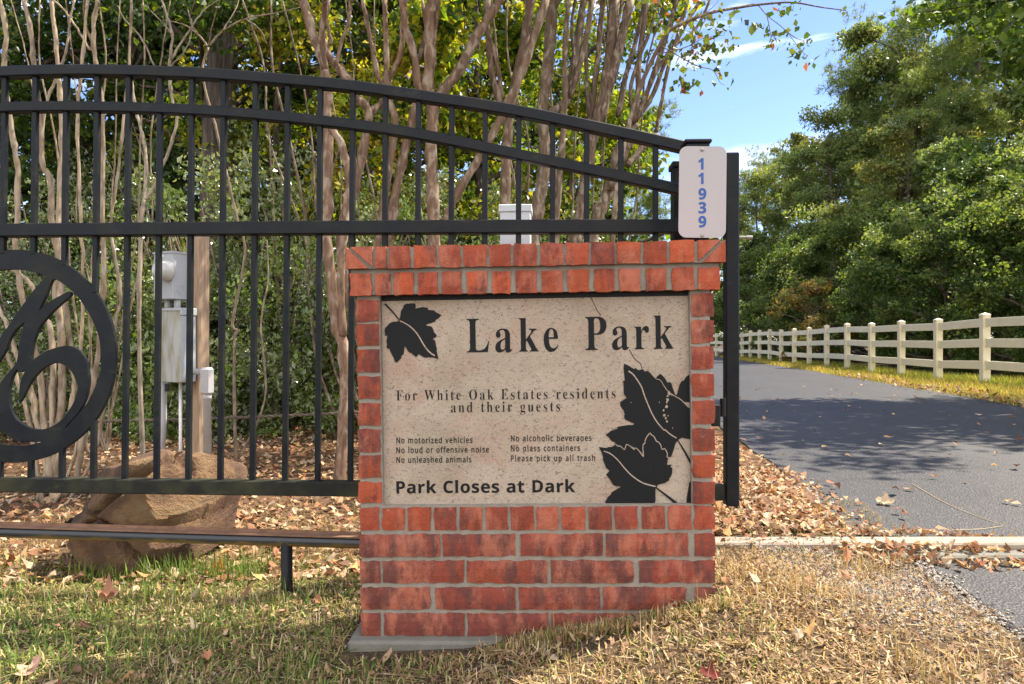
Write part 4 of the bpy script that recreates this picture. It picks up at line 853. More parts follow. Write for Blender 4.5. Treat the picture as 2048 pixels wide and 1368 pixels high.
crape('fan-shaped crape myrtle nearest the road with knobbly pruned knuckles', 7.2, [
    (13, 10, [(1185, 520), (1195, 436), (1219, 378), (1243, 292), (1268, 245)], 1), (6, 5, [(1268, 245), (1276, 180), (1278, 120), (1295, 0)]), (6, 4.5, [(1270, 242), (1290, 195), (1305, 155), (1330, 80), (1353, 0)]),
    (5, 3.5, [(1272, 240), (1305, 190), (1333, 120), (1380, 34), (1402, 0)]), (6, 4, [(1236, 232), (1252, 150), (1271, 86), (1290, 0)]), (4, 3, [(1312, 266), (1322, 210), (1340, 120), (1377, 0)]), (7, 5, [(1255, 330), (1290, 290), (1312, 266)]),
    (4, 3, [(1268, 245), (1262, 170), (1300, 60), (1318, 0)]), (4, 2.5, [(1305, 155), (1345, 95), (1390, 60), (1420, 0)]), (8, 6, [(1220, 380), (1240, 330), (1262, 285)])], (1190, 885), seed=21, col=(.15, .105, .07))

# small leafy branch reaching over the sky
def branchlet(label, Y, main, subs, leaves, size, seed, cols, name='crape_myrtle', base=(1330, 880)):
    r_ = np.random.default_rng(seed); bx = (base[0] - CX) / F * Y; o0 = np.array([bx, Y, float(gz(bx, Y))]); t = thing(name, label, 'tree', o0); tm = MB(); tw = MB(); lm = MB()
    tm.tube(smooth_path([P(x, y, Y) - o0 for x, y in main], 6), np.linspace(.022, .0035, (len(main) - 1) * 6 + 1), 8, (.15, .105, .075, 1))
    for s_ in subs: tw.tube(smooth_path([P(x, y, Y) - o0 for x, y in s_], 5), np.linspace(.0045, .0015, (len(s_) - 1) * 5 + 1), 5, (.2, .14, .1, 1), False)
    cen = np.array([P(x + r_.normal(0, s), y + r_.normal(0, s), Y + r_.normal(0, .12)) - o0 for x, y, n_, s in leaves for _ in range(int(n_ * (1.8 if x > 1460 else 1)))])
    leaf_cards(lm, cen, size, cols, r_, wid=.4, up=.8); tm.build('trunk', M_crape, t, smooth=True); tw.build('twigs', M_crape, t, smooth=True); lm.build('leaves', M_leaf, t)
branchlet('slim crape myrtle whose arching leafy branch hangs over the blue sky', 5.2, [(1215, 886), (1218, 700), (1225, 480), (1240, 330), (1275, 190), (1320, 90), (1348, 55), (1417, 27), (1485, 14), (1540, 7), (1588, 5), (1640, 14), (1692, 21)],
    [[(1485, 12), (1513, 9), (1534, 31), (1568, 58), (1602, 100), (1616, 113)], [(1417, 27), (1400, 60), (1395, 80)], [(1320, 90), (1390, 130), (1425, 140), (1440, 165), (1450, 170)], [(1348, 55), (1390, 40), (1430, 10), (1440, -10)], [(1310, 110), (1370, 95), (1410, 75), (1450, 70)], [(1534, 31), (1540, 60), (1542, 85)], [(1568, 58), (1590, 75), (1610, 82)]],
    [(1470, 24, 4, 8), (1500, 50, 4, 8), (1512, 52, 4, 7), (1540, 62, 8, 8), (1542, 88, 5, 6), (1577, 86, 4, 6), (1600, 108, 8, 9), (1608, 80, 6, 8), (1585, 55, 3, 8), (1550, 20, 8, 12), (1590, 2, 8, 12), (1690, 22, 2, 4), (1620, 120, 4, 5), (1400, 90, 45, 26), (1425, 75, 40, 18), (1380, 120, 45, 24), (1360, 150, 25, 18), (1455, 75, 12, 14), (1445, 160, 5, 8), (1355, 60, 30, 30), (1330, 25, 30, 30), (1400, 10, 20, 25), (1370, 170, 14, 12)], .05, 31, GREENS + [(.10, .14, .03), (.10, .13, .03), (.14, .16, .04)] * 2 + [(.25, .08, .05)], base=(1215, 890))
crape('spindly grove of thin pale myrtle stems between the large clump and the old trunk', 5.9, rand_stems(7, 200, 20, 360, 2.3, 71), (200, 925), seed=72, col=(.27, .205, .14), leafn=60)
crape('thin sapling cluster between the pinkish and the Y-forked myrtle', 6.6, rand_stems(6, 740, 470, 760, 3.2, 73), (740, 900), seed=74, col=(.2, .15, .105), leafn=60)
crape('slender pole-like myrtle stems behind the thick mottled trunk', 7.8, rand_stems(7, 1130, 960, 1330, 2.8, 75), (1130, 870), seed=76, col=(.17, .125, .085), leafn=60)
crape('bare dead sapling with forked pale twigs, just right of the large myrtle clump', 4.9, [
    (4.5, 3, [(278, 640), (283, 447), (289, 395), (292, 344), (290, 292), (275, 234), (262, 160)], 1), (4, 2.5, [(290, 400), (310, 370), (325, 330), (335, 309), (354, 240), (345, 200), (338, 136), (344, 69), (330, 20), (323, -4)]),
    (2.5, 1, [(342, 120), (378, 62), (409, 20), (447, -6)]), (1.5, .8, [(344, 69), (320, 40), (290, 10)]), (2, 1, [(310, 136), (285, 80), (250, 40), (235, 10)]), (1.5, .8, [(338, 136), (370, 100), (385, 60), (376, 20)])], (285, 960), seed=41, col=(.30, .25, .19), top=False, name='dead_sapling', cat='sapling')
crape('bare crooked twiggy sapling in front of the thick grey trunk', 5.6, [
    (3.5, 2.5, [(470, 860), (469, 684), (477, 663), (465, 642), (490, 508), (470, 420), (430, 250), (405, 150), (417, 93)], 1), (2.5, 1, [(417, 93), (443, 65), (491, 38), (563, 24), (600, 14)]), (2, 1, [(417, 93), (395, 69), (370, 50), (330, 40)]), (1.6, .8, [(443, 65), (470, 20), (480, -5)]), (1.6, .8, [(417, 93), (425, 50), (440, 0)]), (1.6, .8, [(491, 38), (520, 60), (535, 90)]),
    (2.5, 1.5, [(529, 800), (522, 650), (536, 560), (534, 480)], 1), (1.4, .7, [(400, 75), (380, 40), (390, 0)])], (470, 930), seed=43, col=(.24, .19, .13), top=False, name='dead_sapling', cat='sapling')

# ------------------------------------------------------------------ woodland behind the gate
rT = np.random.default_rng(99)
def shrub(r_, R, H, n_, leaf, cols):
    t = MB(); L = []
    for k in range(9):
        a = r_.uniform(0, 6.28); e = np.array([math.cos(a) * R * r_.uniform(.2, .8), math.sin(a) * R * r_.uniform(.2, .8), H * r_.uniform(.6, .97)]); m_ = e * [.35, .35, .5] + r_.normal(0, .08, 3)
        t.tube(smooth_path([np.array([r_.normal(0, .06), r_.normal(0, .06), -.05]), m_, e], 5), np.linspace(.02, .004, 11), 6, (.22, .17, .13, 1), False)
    cen = []
    while len(cen) < 90:
        p = r_.uniform(-1, 1, 3); q = p[0] ** 2 + p[1] ** 2
        if q < 1 and q > .12: cen.append((p[0] * R, p[1] * R, (p[2] * .5 + .5) * H * math.sqrt(1.04 - q * .8)))
    lm = MB(); leaf_cards(lm, clump_pts(cen, R * .21 * r_.uniform(.5, 1.3, 90), n_ // 90, r_, .7), leaf, cols, r_, wid=.3, fac=np.repeat(r_.uniform(.28, 1.5, 90), n_ // 90)); return t, lm
YAUP = [(.125, .17, .05), (.17, .21, .065), (.09, .13, .04), (.30, .33, .17)]
sp = None
SH = [(-4.6, 7.2, 1.15, 0, 'low leafy evergreen bush at the far left behind the myrtle clump'), (-3.3, 7.4, 1.35, 1, 'small-leaved evergreen bush behind the electric meter post'), (-2.45, 7.6, 1.5, 0, 'pale small-leaved yaupon bush between the meter post and pinkish myrtle'),
      (-1.5, 7.5, 1.35, 1, 'dense small-leaved bush behind the pinkish curved myrtle'), (-.55, 7.9, 1.4, 0, 'bushy evergreen behind the Y-forked tan myrtle'), (.45, 8.6, 1.25, 1, 'bright leafy bush behind the white vinyl post'), (-3.9, 8.6, 1.7, 0, 'taller dark bush behind the left end of the gate'), (-5.9, 8.8, 1.5, 1, 'dark bush at the left frame edge behind the pale myrtle clump'), (-6.6, 10, 1.8, 0, 'big bush in the shade at the far left of the woodland'), (-1.9, 9.8, 1.6, 0, 'shaded bush deep behind the pinkish curved myrtle'), (-.1, 10.2, 1.5, 1, 'shaded bush deep behind the Y-forked tan myrtle')]
prot = {}
for k, (x, y, s_, v, lab) in enumerate(SH):
    key = v
    parts = prot.get(key) or shrub(np.random.default_rng(50 + v), 1., 1.9, 16000, .036, YAUP if v == 0 else YAUP[:3] + YELLOW[3:])
    o, prot[key] = make_tree('yaupon_bush', parts, lab, 'bush', (x, y, float(gz(x, y)) - .03), rT.uniform(0, 6.28), (s_, s_ * .8, s_ * 1.15), 'bushes behind the gate', M_waxy, M_crape, 'foliage', 'stems')
# understorey trees
pv = {0: broadleaf('t', np.random.default_rng(61), 8., 2.3, .13, 170, 60, YELLOW + GREENS[1:2], .08, .12, .8), 1: broadleaf('t', np.random.default_rng(62), 9., 2.5, .10, 210, 85, DARK + GREENS[:3], .04, .17, .85), 2: broadleaf('t', np.random.default_rng(63), 7.5, 2.1, .09, 170, 80, YELLOW[:3] + [(.48, .44, .05), (.42, .30, .04)] + GREENS[3:], .06, .1, .75)}
UT = [(-8.2, 10.6, 1, 1.1, 'dark evergreen tree at the far left edge of the woodland'), (-6.3, 11.2, 1, 1.0, 'dark leafy tree behind the left myrtle clump'), (-4.4, 10.2, 1, 1.0, 'shady dark tree behind the thick grey trunk'), (-2.9, 10.2, 2, 1., 'yellow-leaved vine-hung tree right of the thick grey trunk'),
      (-1.5, 9.9, 2, .95, 'golden backlit tree above the pinkish curved myrtle'), (-.35, 9.9, 0, .85, 'yellow-green tree above the Y-forked tan myrtle'), (.75, 10.4, 0, .8, 'bright yellow-green tree behind the thick mottled myrtle'), (-7.2, 14, 1, 1.3, 'tall dark tree deep in the left woodland'), (-2.6, 14.5, 1, 1.35, 'tall dark tree deep behind the yellow-leaved tree'), (-4.9, 14.5, 1, 1.3, 'tall dark tree deep between the two left trees'), (.3, 15.5, 1, 1.2, 'dark tree deep behind the bright yellow-green tree'), (-10, 13.5, 1, 1.2, 'dark tree beyond the far left edge tree'), (-8.8, 17, 1, 1.5, 'very tall dark tree farthest back at the far left'), (-5.8, 18, 1, 1.5, 'very tall dark tree farthest back behind the pale myrtle clump'), (-2.9, 18.5, 1, 1.5, 'very tall dark tree farthest back behind the old trunk'), (-.6, 19, 1, 1.35, 'very tall dark tree farthest back behind the Y-forked tan myrtle')]
for k, (x, y, v, s_, lab) in enumerate(UT):
    o, pv[v] = make_tree('woodland_tree', pv[v], lab, 'tree', (x, y, float(gz(x, y)) - .05), rT.uniform(0, 6.28), s_, 'woodland trees behind the gate')
# thick old trunk
big = thing('old_tree', 'thick grey-brown straight trunk with rough bark behind the gate', 'tree', (-3.6, 8.6, -.05)); b_ = MB()
b_.tube(smooth_path([(0, 0, -.1), (.03, 0, 1.5), (-.02, .05, 3), (.06, .1, 5), (.1, .2, 8)], 6), np.linspace(.2, .13, 25) * (1 + .05 * np.sin(np.arange(25) * 2.3)), 18, (.10, .08, .066, 1))
b_.tube(smooth_path([(-.02, 0, 3.65), (-.35, -.1, 3.75), (-.6, -.1, 3.6)], 4), np.linspace(.05, .02, 9), 7, (.12, .09, .07, 1)); b_.build('trunk', M_bark, big, smooth=True)
lm = MB(); r_ = np.random.default_rng(77); leaf_cards(lm, clump_pts(np.c_[r_.uniform(-2.4, 2.4, 70), r_.uniform(-1, 2.4, 70), r_.uniform(4.6, 8.5, 70)], r_.uniform(.4, .8, 70), 70, r_), .09, DARK + GREENS, r_); lm.build('crown', M_leaf, big)

# ------------------------------------------------------------------ forest along the road
OLIVE = [(.16, .215, .065), (.20, .245, .075), (.13, .185, .06), (.25, .275, .09), (.17, .22, .09)]
fv_ = {'p': pine(np.random.default_rng(81), 17., 3.2, 620, .22), 'b': broadleaf('t', np.random.default_rng(82), 14., 4.2, .155, 260, 150, OLIVE, .08, .22, 1.1), 'o': broadleaf('t', np.random.default_rng(83), 13., 3.8, .15, 260, 140, OLIVE[1:] + [(.17, .17, .04), (.2, .17, .05)], .06, .2, 1.1),
       's': broadleaf('t', np.random.default_rng(84), 4.2, 2., .085, 190, 130, OLIVE[:3] + GREENS[:2], .02, .06, .6), 'r': broadleaf('t', np.random.default_rng(85), 3.6, 1.7, .10, 150, 70, [(.32, .16, .06), (.40, .30, .06), (.22, .13, .07), (.2, .18, .08)] + OLIVE[:3], .04, .05, .55)}
FT = [('b', 22.5, 27, 1.15, 'broad green tree rising at the right edge beyond the white fence'), ('p', 21.5, 33, 1.05, 'tall loblolly pine right of the forest skyline beyond the fence'), ('o', 18.2, 33, .85, 'rounded olive-green tree behind the fence near the right'), ('b', 25.5, 36, 1.25, 'very tall broad tree behind the right edge tree'),
      ('p', 22.1, 43, 1.2, 'pine with tufted crown forming the highest peak of the forest skyline'), ('b', 18.8, 41, .95, 'dense green tree below the tufted pine'), ('o', 21.2, 50, 1.15, 'olive tree left of the highest pine on the skyline'), ('p', 19.6, 55, .9, 'pine on the falling middle of the forest skyline'), ('b', 17.6, 50, .85, 'dark tree in the middle of the forest edge'),
      ('o', 19.8, 64, 1.05, 'pale olive tree at the low left end of the forest skyline'), ('b', 17.2, 62, .85, 'dark round tree at the left end of the forest'), ('o', 14.5, 68, .75, 'small far tree where the road bends away'), ('b', 10, 84, .9, 'far dark tree closing the end of the road'), ('o', 16, 82, .95, 'far tree behind the left end of the forest'), ('b', 4, 86, .9, 'far tree seen left of the gate end frame'),
      ('b', 23.2, 43.5, 1.25, 'tall broad tree just under the tufted skyline pine'), ('b', 23.4, 41, 1.35, 'tall broad tree right of the tufted skyline pine'), ('o', 20.6, 46, 1.0, 'tall olive tree left of the tufted skyline pine'), ('b', 29, 31, 1.3, 'tall tree filling the upper right corner beyond the fence'), ('o', 24.5, 47, 1.2, 'tall olive tree deep behind the highest pine'), ('p', 6.5, 38, .78, 'distant pine seen between the fan-shaped myrtle stems'), ('p', 4.6, 34, .7, 'distant pine glimpsed left of the fan-shaped myrtle'), ('o', 2.5, 30, .62, 'distant yellowish tree low behind the gate end')]
for k, (v, x, y, s_, lab) in enumerate(FT):
    o, fv_[v] = make_tree('pine_tree' if v == 'p' else 'forest_tree', fv_[v], lab, 'pine' if v == 'p' else 'tree', (x, y, .05), rT.uniform(0, 6.28), s_, 'pines along the road' if v == 'p' else 'forest trees along the road')
FS = [(12.6, 14.6, 's', .95, 'dark bush behind the nearest white fence post'), (13.4, 17.5, 's', 1.15, 'green bush behind the second white fence post'), (12.7, 20.5, 's', 1., 'green bush behind the third white fence post'), (14.6, 21.5, 's', 1.4, 'tall bush set back from the third fence post'), (13.6, 24.5, 's', 1.2, 'bush right of the reddish shrub beyond the fence'), (11.6, 27.4, 'r', .85, 'reddish and yellow autumn shrub beyond the white fence'),
      (14.8, 29.5, 's', 1.5, 'dark bush left of the reddish shrub'), (13.6, 33, 's', 1.3, 'dark bush behind the far fence posts'), (14.6, 38, 's', 1.5, 'dark bush behind the farthest white fence posts'), (15, 45, 's', 1.7, 'far dark bush at the left end of the fence'), (16.5, 18, 's', 1.6, 'tall bush at the right edge behind the fence'), (17, 25, 's', 1.8, 'large bush under the right edge tree'), (12.0, 11.6, 's', .9, 'bush just outside the fence at the right edge')]
for k, (x, y, v, s_, lab) in enumerate(FS):
    o, fv_[v] = make_tree('roadside_bush', fv_[v], lab, 'bush', (x, y, float(gz(x, y)) - .05), rT.uniform(0, 6.28), s_, 'bushes beyond the white fence', None, None, 'foliage', 'stems')

# near oak right of the drive: its low boughs hang into the top right corner and shade the road
ok = thing('oak_tree', 'near oak whose large-leaved boughs hang into the upper right corner', 'tree', (11.6, 10.6, .05)); r_ = np.random.default_rng(91); t = MB()
t.tube(smooth_path([(0, 0, -.2), (-.1, 0, 2.5), (-.4, .1, 5), (-.6, 0, 8), (-.7, .1, 11)], 5), np.linspace(.26, .08, 21), 12, (.15, .12, .095, 1)); cen = []
no = 0
while no < 110:
    sx_, sy_, h_ = r_.uniform(1.9, 8), 4.0 + 5.8 * r_.uniform() ** .8, r_.uniform(4.6, 8.8); c = np.array([sx_ + .664 * h_, sy_ + .296 * h_, h_]); ra, el_ = c[0] / c[1], (h_ - .9) / c[1]
    if not (ra > .75 or el_ > .5 or (ra > .57 and el_ > .37)): continue
    if sy_ < 5.6 and r_.uniform() < .1: continue
    e = c - np.array([11.6, 10.6, .05]); s0 = np.array([-.4, 0, max(2.5, min(10, e[2] - .6))]); m_ = (s0 + e) / 2 + [0, 0, .35]; sp = smooth_path([s0, m_, e], 6); t.tube(sp, np.linspace(.05, .010, 13), 6, (.15, .12, .095, 1), False)
    cen += [sp[i] + r_.normal(0, .22, 3) for i in (9, 10, 11, 12, 12)]; no += 1
for k in range(14):
    a = r_.uniform(-1.2, 1.2); e = np.array([math.cos(a) * 3, math.sin(a) * 3, r_.uniform(6, 12)]); cen += [e + r_.normal(0, .5, 3) for _ in range(4)]; t.tube([np.array([-.5, 0, e[2] - 1]), e], [.06, .015], 6, (.15, .12, .095, 1), False)
t.build('trunk', M_bark, ok, smooth=True); cen = np.array(cen); lm = MB(); leaf_cards(lm, clump_pts(cen, r_.uniform(.3, .62, len(cen)), 42, r_, .5), .13, GREENS[:2] + [(.10, .17, .025), (.14, .21, .03), (.12, .18, .03)], r_, wid=.38, up=.3); lm.build('crown', M_leaf, ok)

# ------------------------------------------------------------------ grass, straw, leaves, gravel
def inside_wall(x, y): return (x > -.495) & (x < .62) & (y > 2.04 + .03 * (x > 0)) & (y < 2.34)
def blades(b_, n_, xr, yr, hl, w, cols, r_, lean=.7, dens=None, lift=0.):
    x = r_.uniform(*xr, n_); y = r_.uniform(*yr, n_); k = np.ones(n_, bool)
    if dens is not None: k = r_.uniform(0, 1, n_) < dens(x, y)
    k &= ~inside_wall(x, y); x, y = x[k], y[k]; n_ = len(x); z = gz(x, y) + lift
    a = r_.uniform(0, 6.283, n_); d = np.c_[np.cos(a), np.sin(a), np.zeros(n_)]; s_ = np.c_[-np.sin(a), np.cos(a), np.zeros(n_)] * (w * r_.uniform(.6, 1.3, n_))[:, None]
    h = r_.uniform(*hl, n_)[:, None]; ln = np.abs(r_.normal(0, lean, n_))[:, None]; up = np.array([0, 0, 1.]); p0 = np.c_[x, y, z]
    p1 = p0 + up * h * .55 / np.sqrt(1 + ln ** 2 * .4) + d * h * .3 * ln; p2 = p0 + up * h * np.maximum(.12, 1 / np.sqrt(1 + ln ** 2) - .12 * ln) + d * h * .95 * ln / np.sqrt(1 + ln ** 2)
    V = np.stack([p0 - s_, p0 + s_, p1 + s_ * .8, p1 - s_ * .8, p2], 1).reshape(-1, 3); i = np.arange(n_)[:, None] * 5
    c = np.asarray(cols)[r_.integers(0, len(cols), n_)] * r_.uniform(.7, 1.3, (n_, 1)); b_.add(V, i + [[0, 1, 2, 3]], i + [[3, 2, 4]], np.repeat(c, 5, 0))
GG = [(.13, .20, .04), (.19, .25, .05), (.10, .16, .04), (.27, .29, .08)]
SG = [(.46, .35, .18), (.54, .42, .24), (.38, .26, .12), (.60, .49, .31), (.27, .18, .10), (.5, .36, .15), (.20, .13, .075), (.46, .28, .12), (.33, .21, .11)]
def pn(x, y, s=1.): return .5 + .5 * np.sin(x * 3.1 * s + 1.3 * np.sin(y * 2.3 * s)) * np.sin(y * 3.7 * s + 1.1 * np.sin(x * 2.9 * s + 1))
rg = np.random.default_rng(11)
lawn = MB()
dl = lambda x, y: np.clip(1.15 - sstep(-.45, .25, x), 0.05, 1) * (.3 + .7 * pn(x, y)) * np.where(y > 2.75, .55, 1)
blades(lawn, 42000, (-2.2, .7), (1.45, 3.1), (.016, .05), .0021, GG * 2 + [(.36, .35, .12), (.50, .42, .20), (.38, .36, .13)], rg, 2.4, dl)
blades(lawn, 2600, (-2.2, -.5), (1.6, 3.1), (.05, .13), .0019, GG[:3], rg, .8, lambda x, y: pn(x, y, 1.7) ** 3)
blades(lawn, 2600, (-1.75, -1.0), (2.78, 3.0), (.05, .14), .002, GG[:3], rg, .6, lambda x, y: .3 + 0 * x)
blades(lawn, 5000, (.62, 1.7), (2.5, 3.6), (.02, .06), .0018, GG + SG, rg, .8, lambda x, y: .5 * pn(x, y, 2.))
blades(lawn, 5000, (-2.8, 1.), (3., 5.5), (.02, .06), .002, GG[1:], rg, .8, lambda x, y: .5 * pn(x, y, 1.5) ** 2)
tag(lawn.build('lawn_grass', M_grass), 'short patchy green grass in the left foreground under the gate', 'grass', kind='stuff')
dry = MB()
dd_ = lambda x, y: np.clip(.12 + .9 * sstep(-.35, .3, x), 0, 1) * (.15 + .85 * pn(x, y, 1.4) * pn(y + 3, x, 5.) ** .5) * (1 - .97 * on_road(x, y)) * np.where((y > 2.58), .15, 1) * (1 - .75 * sstep(.95, 1.25, x) * sstep(1.95, 2.2, y))
blades(dry, 60000, (-2., 2.3), (1.4, 2.75), (.008, .03), .0021, SG, rg, 2.2, dd_)
blades(dry, 9000, (-1.3, .1), (1.5, 2.6), (.015, .05), .0018, SG[2:5], rg, 4., lambda x, y: .3 + pn(x, y, 1.9))
blades(dry, 42000, (-2., 2.2), (1.4, 2.75), (.014, .045), .0019, SG, rg, 4., dd_)
blades(dry, 7000, (.1, 1.6), (1.45, 2.5), (.04, .085), .0013, SG + [(.3, .26, .1)], rg, .9, lambda x, y: pn(x, y, 2.2) ** 4 * (1 - on_road(x, y)))
blades(dry, 24000, (-2.6, .5), (2.4, 4.2), (.02, .06), .0014, SG, rg, 3., lambda x, y: .35 + .4 * pn(x, y))
blades(dry, 2600, (-.45, .62), (1.985, 2.055), (.015, .055), .0017, SG + GG[:2], rg, .9, lambda x, y: sstep(-.15, .1, x) * (y < 2.05 - .03 * x))
tag(dry.build('dry_grass', M_grass), 'dry straw-coloured grass over the right foreground slope before the brickwork', 'grass', kind='stuff')
vb_ = MB(); xv = []
n_ = 42000; y = 6 + (rg.uniform(0, 1, n_) ** 1.7) * 32; xr_ = np.interp(y, RR[:, 1], RR[:, 0]); xf = np.interp(y, [0, 11, 13.15, 35, 48], [8.2, 8.55, 8.75, 11.35, 13]); x = xr_ - .1 + rg.uniform(0, 1, n_) * (xf - xr_ + .9)
z = gz(x, y); h = rg.uniform(.04, .13, n_)[:, None] * (1 + .5 * (x > xf))[:, None]; a = rg.uniform(0, 6.28, n_); d = np.c_[np.cos(a), np.sin(a), 0 * a]; s_ = np.c_[-np.sin(a), np.cos(a), 0 * a] * (.003 + .0004 * y)[:, None]; p0 = np.c_[x, y, z]
V = np.stack([p0 - s_, p0 + s_, p0 + d * h * .6 + [0, 0, 1] * h], 1).reshape(-1, 3); c = np.where(rg.uniform(0, 1, (n_, 1)) < .35 + .5 * ((x > xf - .3)[:, None]), np.array([[.22, .26, .04]]), np.array([[.56, .42, .10]])) * rg.uniform(.7, 1.3, (n_, 1))
vb_.add(V, None, np.arange(3 * n_).reshape(-1, 3), np.repeat(c, 3, 0)); tag(vb_.build('verge_grass', M_grass), 'yellow-green sunlit grass verge between the road and white fence', 'grass', kind='stuff')

LC = [(.36, .22, .12), (.46, .31, .18), (.25, .13, .07), (.52, .39, .25), (.36, .16, .08), (.20, .11, .07), (.44, .34, .23), (.48, .28, .11)]
def litter(b_, x, y, size, r_, cols=LC, lift=.006, tilt=.45):
    n_ = len(x); z = gz(x, y) + lift + r_.uniform(0, .02, n_); a = r_.uniform(0, 6.283, n_); ca, sa = np.cos(a), np.sin(a); S_ = size * r_.uniform(.5, 1.35, n_)
    base = np.array([(-1, 0), (-.45, .5), (.1, .62), (.45, .3), (1, 0), (.45, -.34), (.0, -.6), (-.5, -.45)]); k = len(base)
    q = base[None] * r_.uniform(.65, 1.25, (n_, k, 1)) * S_[:, None, None] * .5
    X = q[..., 0] * ca[:, None] - q[..., 1] * sa[:, None]; Y_ = q[..., 0] * sa[:, None] + q[..., 1] * ca[:, None]
    cur = r_.normal(0, .4, (n_, 1)); tx = r_.normal(0, tilt, (n_, 1)); ty = r_.normal(0, tilt, (n_, 1))
    Z = tx * X + ty * Y_ + cur * (q[..., 1] ** 2 - q[..., 0] ** 2 * .5) / (S_[:, None] * .5) + r_.normal(0, .05, (n_, k)) * S_[:, None]
    Z = Z - Z.min(1, keepdims=True) * .8
    V = np.concatenate([np.stack([X + x[:, None], Y_ + y[:, None], Z + z[:, None]], -1), np.stack([x, y, z + Z.mean(1) - cur[:, 0] * .12 * S_], -1)[:, None]], 1)
    i = np.arange(n_)[:, None, None] * (k + 1); f = np.array([(j, (j + 1) % k, k) for j in range(k)])[None]
    c = np.asarray(cols)[r_.integers(0, len(cols), n_)] * r_.uniform(.7, 1.2, (n_, 1)); b_.add(V.reshape(-1, 3), None, (i + f).reshape(-1, 3), np.repeat(c, k + 1, 0))
lt_ = MB(); rl = np.random.default_rng(21)
n_ = 15000; x = rl.uniform(-5, 1.7, n_); y = 2.75 + rl.uniform(0, 1, n_) ** 1.2 * 5.5; k = (x < np.interp(y, RL[:, 1], RL[:, 0]) - .02); litter(lt_, x[k], y[k], .05, rl, tilt=.3)
n_ = 6000; x = rl.uniform(.62, 1.75, n_); y = rl.uniform(2.84, 4.4, n_); ed = np.interp(y, RL[:, 1], RL[:, 0]); k = (x < ed + .12 * rl.normal(size=n_)) & (x < ed + .3); litter(lt_, x[k], y[k], .036, rl, tilt=.35)
n_ = 700; x = 1.0 + 2.2 * rl.uniform(0, 1, n_) ** .6; y = 2.53 + rl.normal(0, .03, n_); litter(lt_, x, y, .035, rl)
n_ = 700; x = rl.uniform(1.2, 3.2, n_); y = 2.655 - np.abs(rl.normal(0, .05, n_)) * (rl.uniform(0, 1, n_) < .9); litter(lt_, x, y, .034, rl, lift=.012)
n_ = 420; x = rl.uniform(1.3, 3.2, n_); y = 2.79 + np.abs(rl.normal(0, .04, n_)); litter(lt_, x, y, .035, rl)
n_ = 170; y = 2.9 + rl.uniform(0, 1, n_) ** 2 * 10; w = np.interp(y, RL[:, 1], RL[:, 0]); x = w + rl.uniform(0, 1, n_) ** 1.3 * 4; litter(lt_, x, y, .06, rl, lift=.02, tilt=.2)
n_ = 5200; x = -2 + 3.4 * rl.uniform(0, 1, n_) ** .55; y = rl.uniform(1.5, 2.75, n_); k = ~inside_wall(x, y); litter(lt_, x[k], y[k], .015, rl, cols=[(.3, .19, .11), (.2, .12, .07), (.38, .27, .16), (.25, .14, .08)])
n_ = 160; x = rl.uniform(-2, 1.3, n_); y = rl.uniform(1.5, 2.75, n_); k = ~inside_wall(x, y); litter(lt_, x[k], y[k], .034, rl)
n_ = 500; y = 5 + rl.uniform(0, 1, n_) * 12; x = np.interp(y, RR[:, 1], RR[:, 0]) + rl.normal(0, .18, n_); litter(lt_, x, y, .08, rl, lift=.03)
tag(lt_.build('leaf_litter', M_dry), 'fallen brown and tan leaves covering the ground behind the gate and road edge', 'leaves', kind='stuff')
gm = MB(); n_ = 17000; x = rl.uniform(.75, 1.65, n_); y = rl.uniform(1.55, 2.66, n_); k = (x < near_edge(y) + .02 + .10 * rl.uniform(0, 1, n_) ** 3) & (rl.uniform(0, 1, n_) < np.clip(sstep(.8, 1.15, x) * (.15 + sstep(1.75, 2.25, y)), 0, 1)); x, y = x[k], y[k]; n_ = len(x); s_ = rl.uniform(.002, .0065, n_)[:, None, None]
oc = np.array([(1, 0, 0), (0, 1, 0), (-1, 0, 0), (0, -1, 0), (0, 0, .7), (0, 0, -.7)]); V = oc[None] * s_ * rl.uniform(.6, 1.3, (n_, 6, 1)) + np.stack([x, y, gz(x, y) + .004 + .016 * (x > near_edge(y) - .02)], -1)[:, None]
f = np.array([(0, 1, 4), (1, 2, 4), (2, 3, 4), (3, 0, 4), (1, 0, 5), (2, 1, 5), (3, 2, 5), (0, 3, 5)]); gc = np.array([(.29, .25, .205), (.2, .175, .15), (.38, .335, .28), (.10, .09, .08)])[rl.integers(0, 4, n_)]
gm.add(V.reshape(-1, 3), None, (np.arange(n_)[:, None, None] * 6 + f[None]).reshape(-1, 3), np.repeat(gc, 6, 0)); tag(gm.build('gravel', M_attr), 'pale loose gravel between the dry grass and near asphalt edge', 'gravel', kind='stuff')

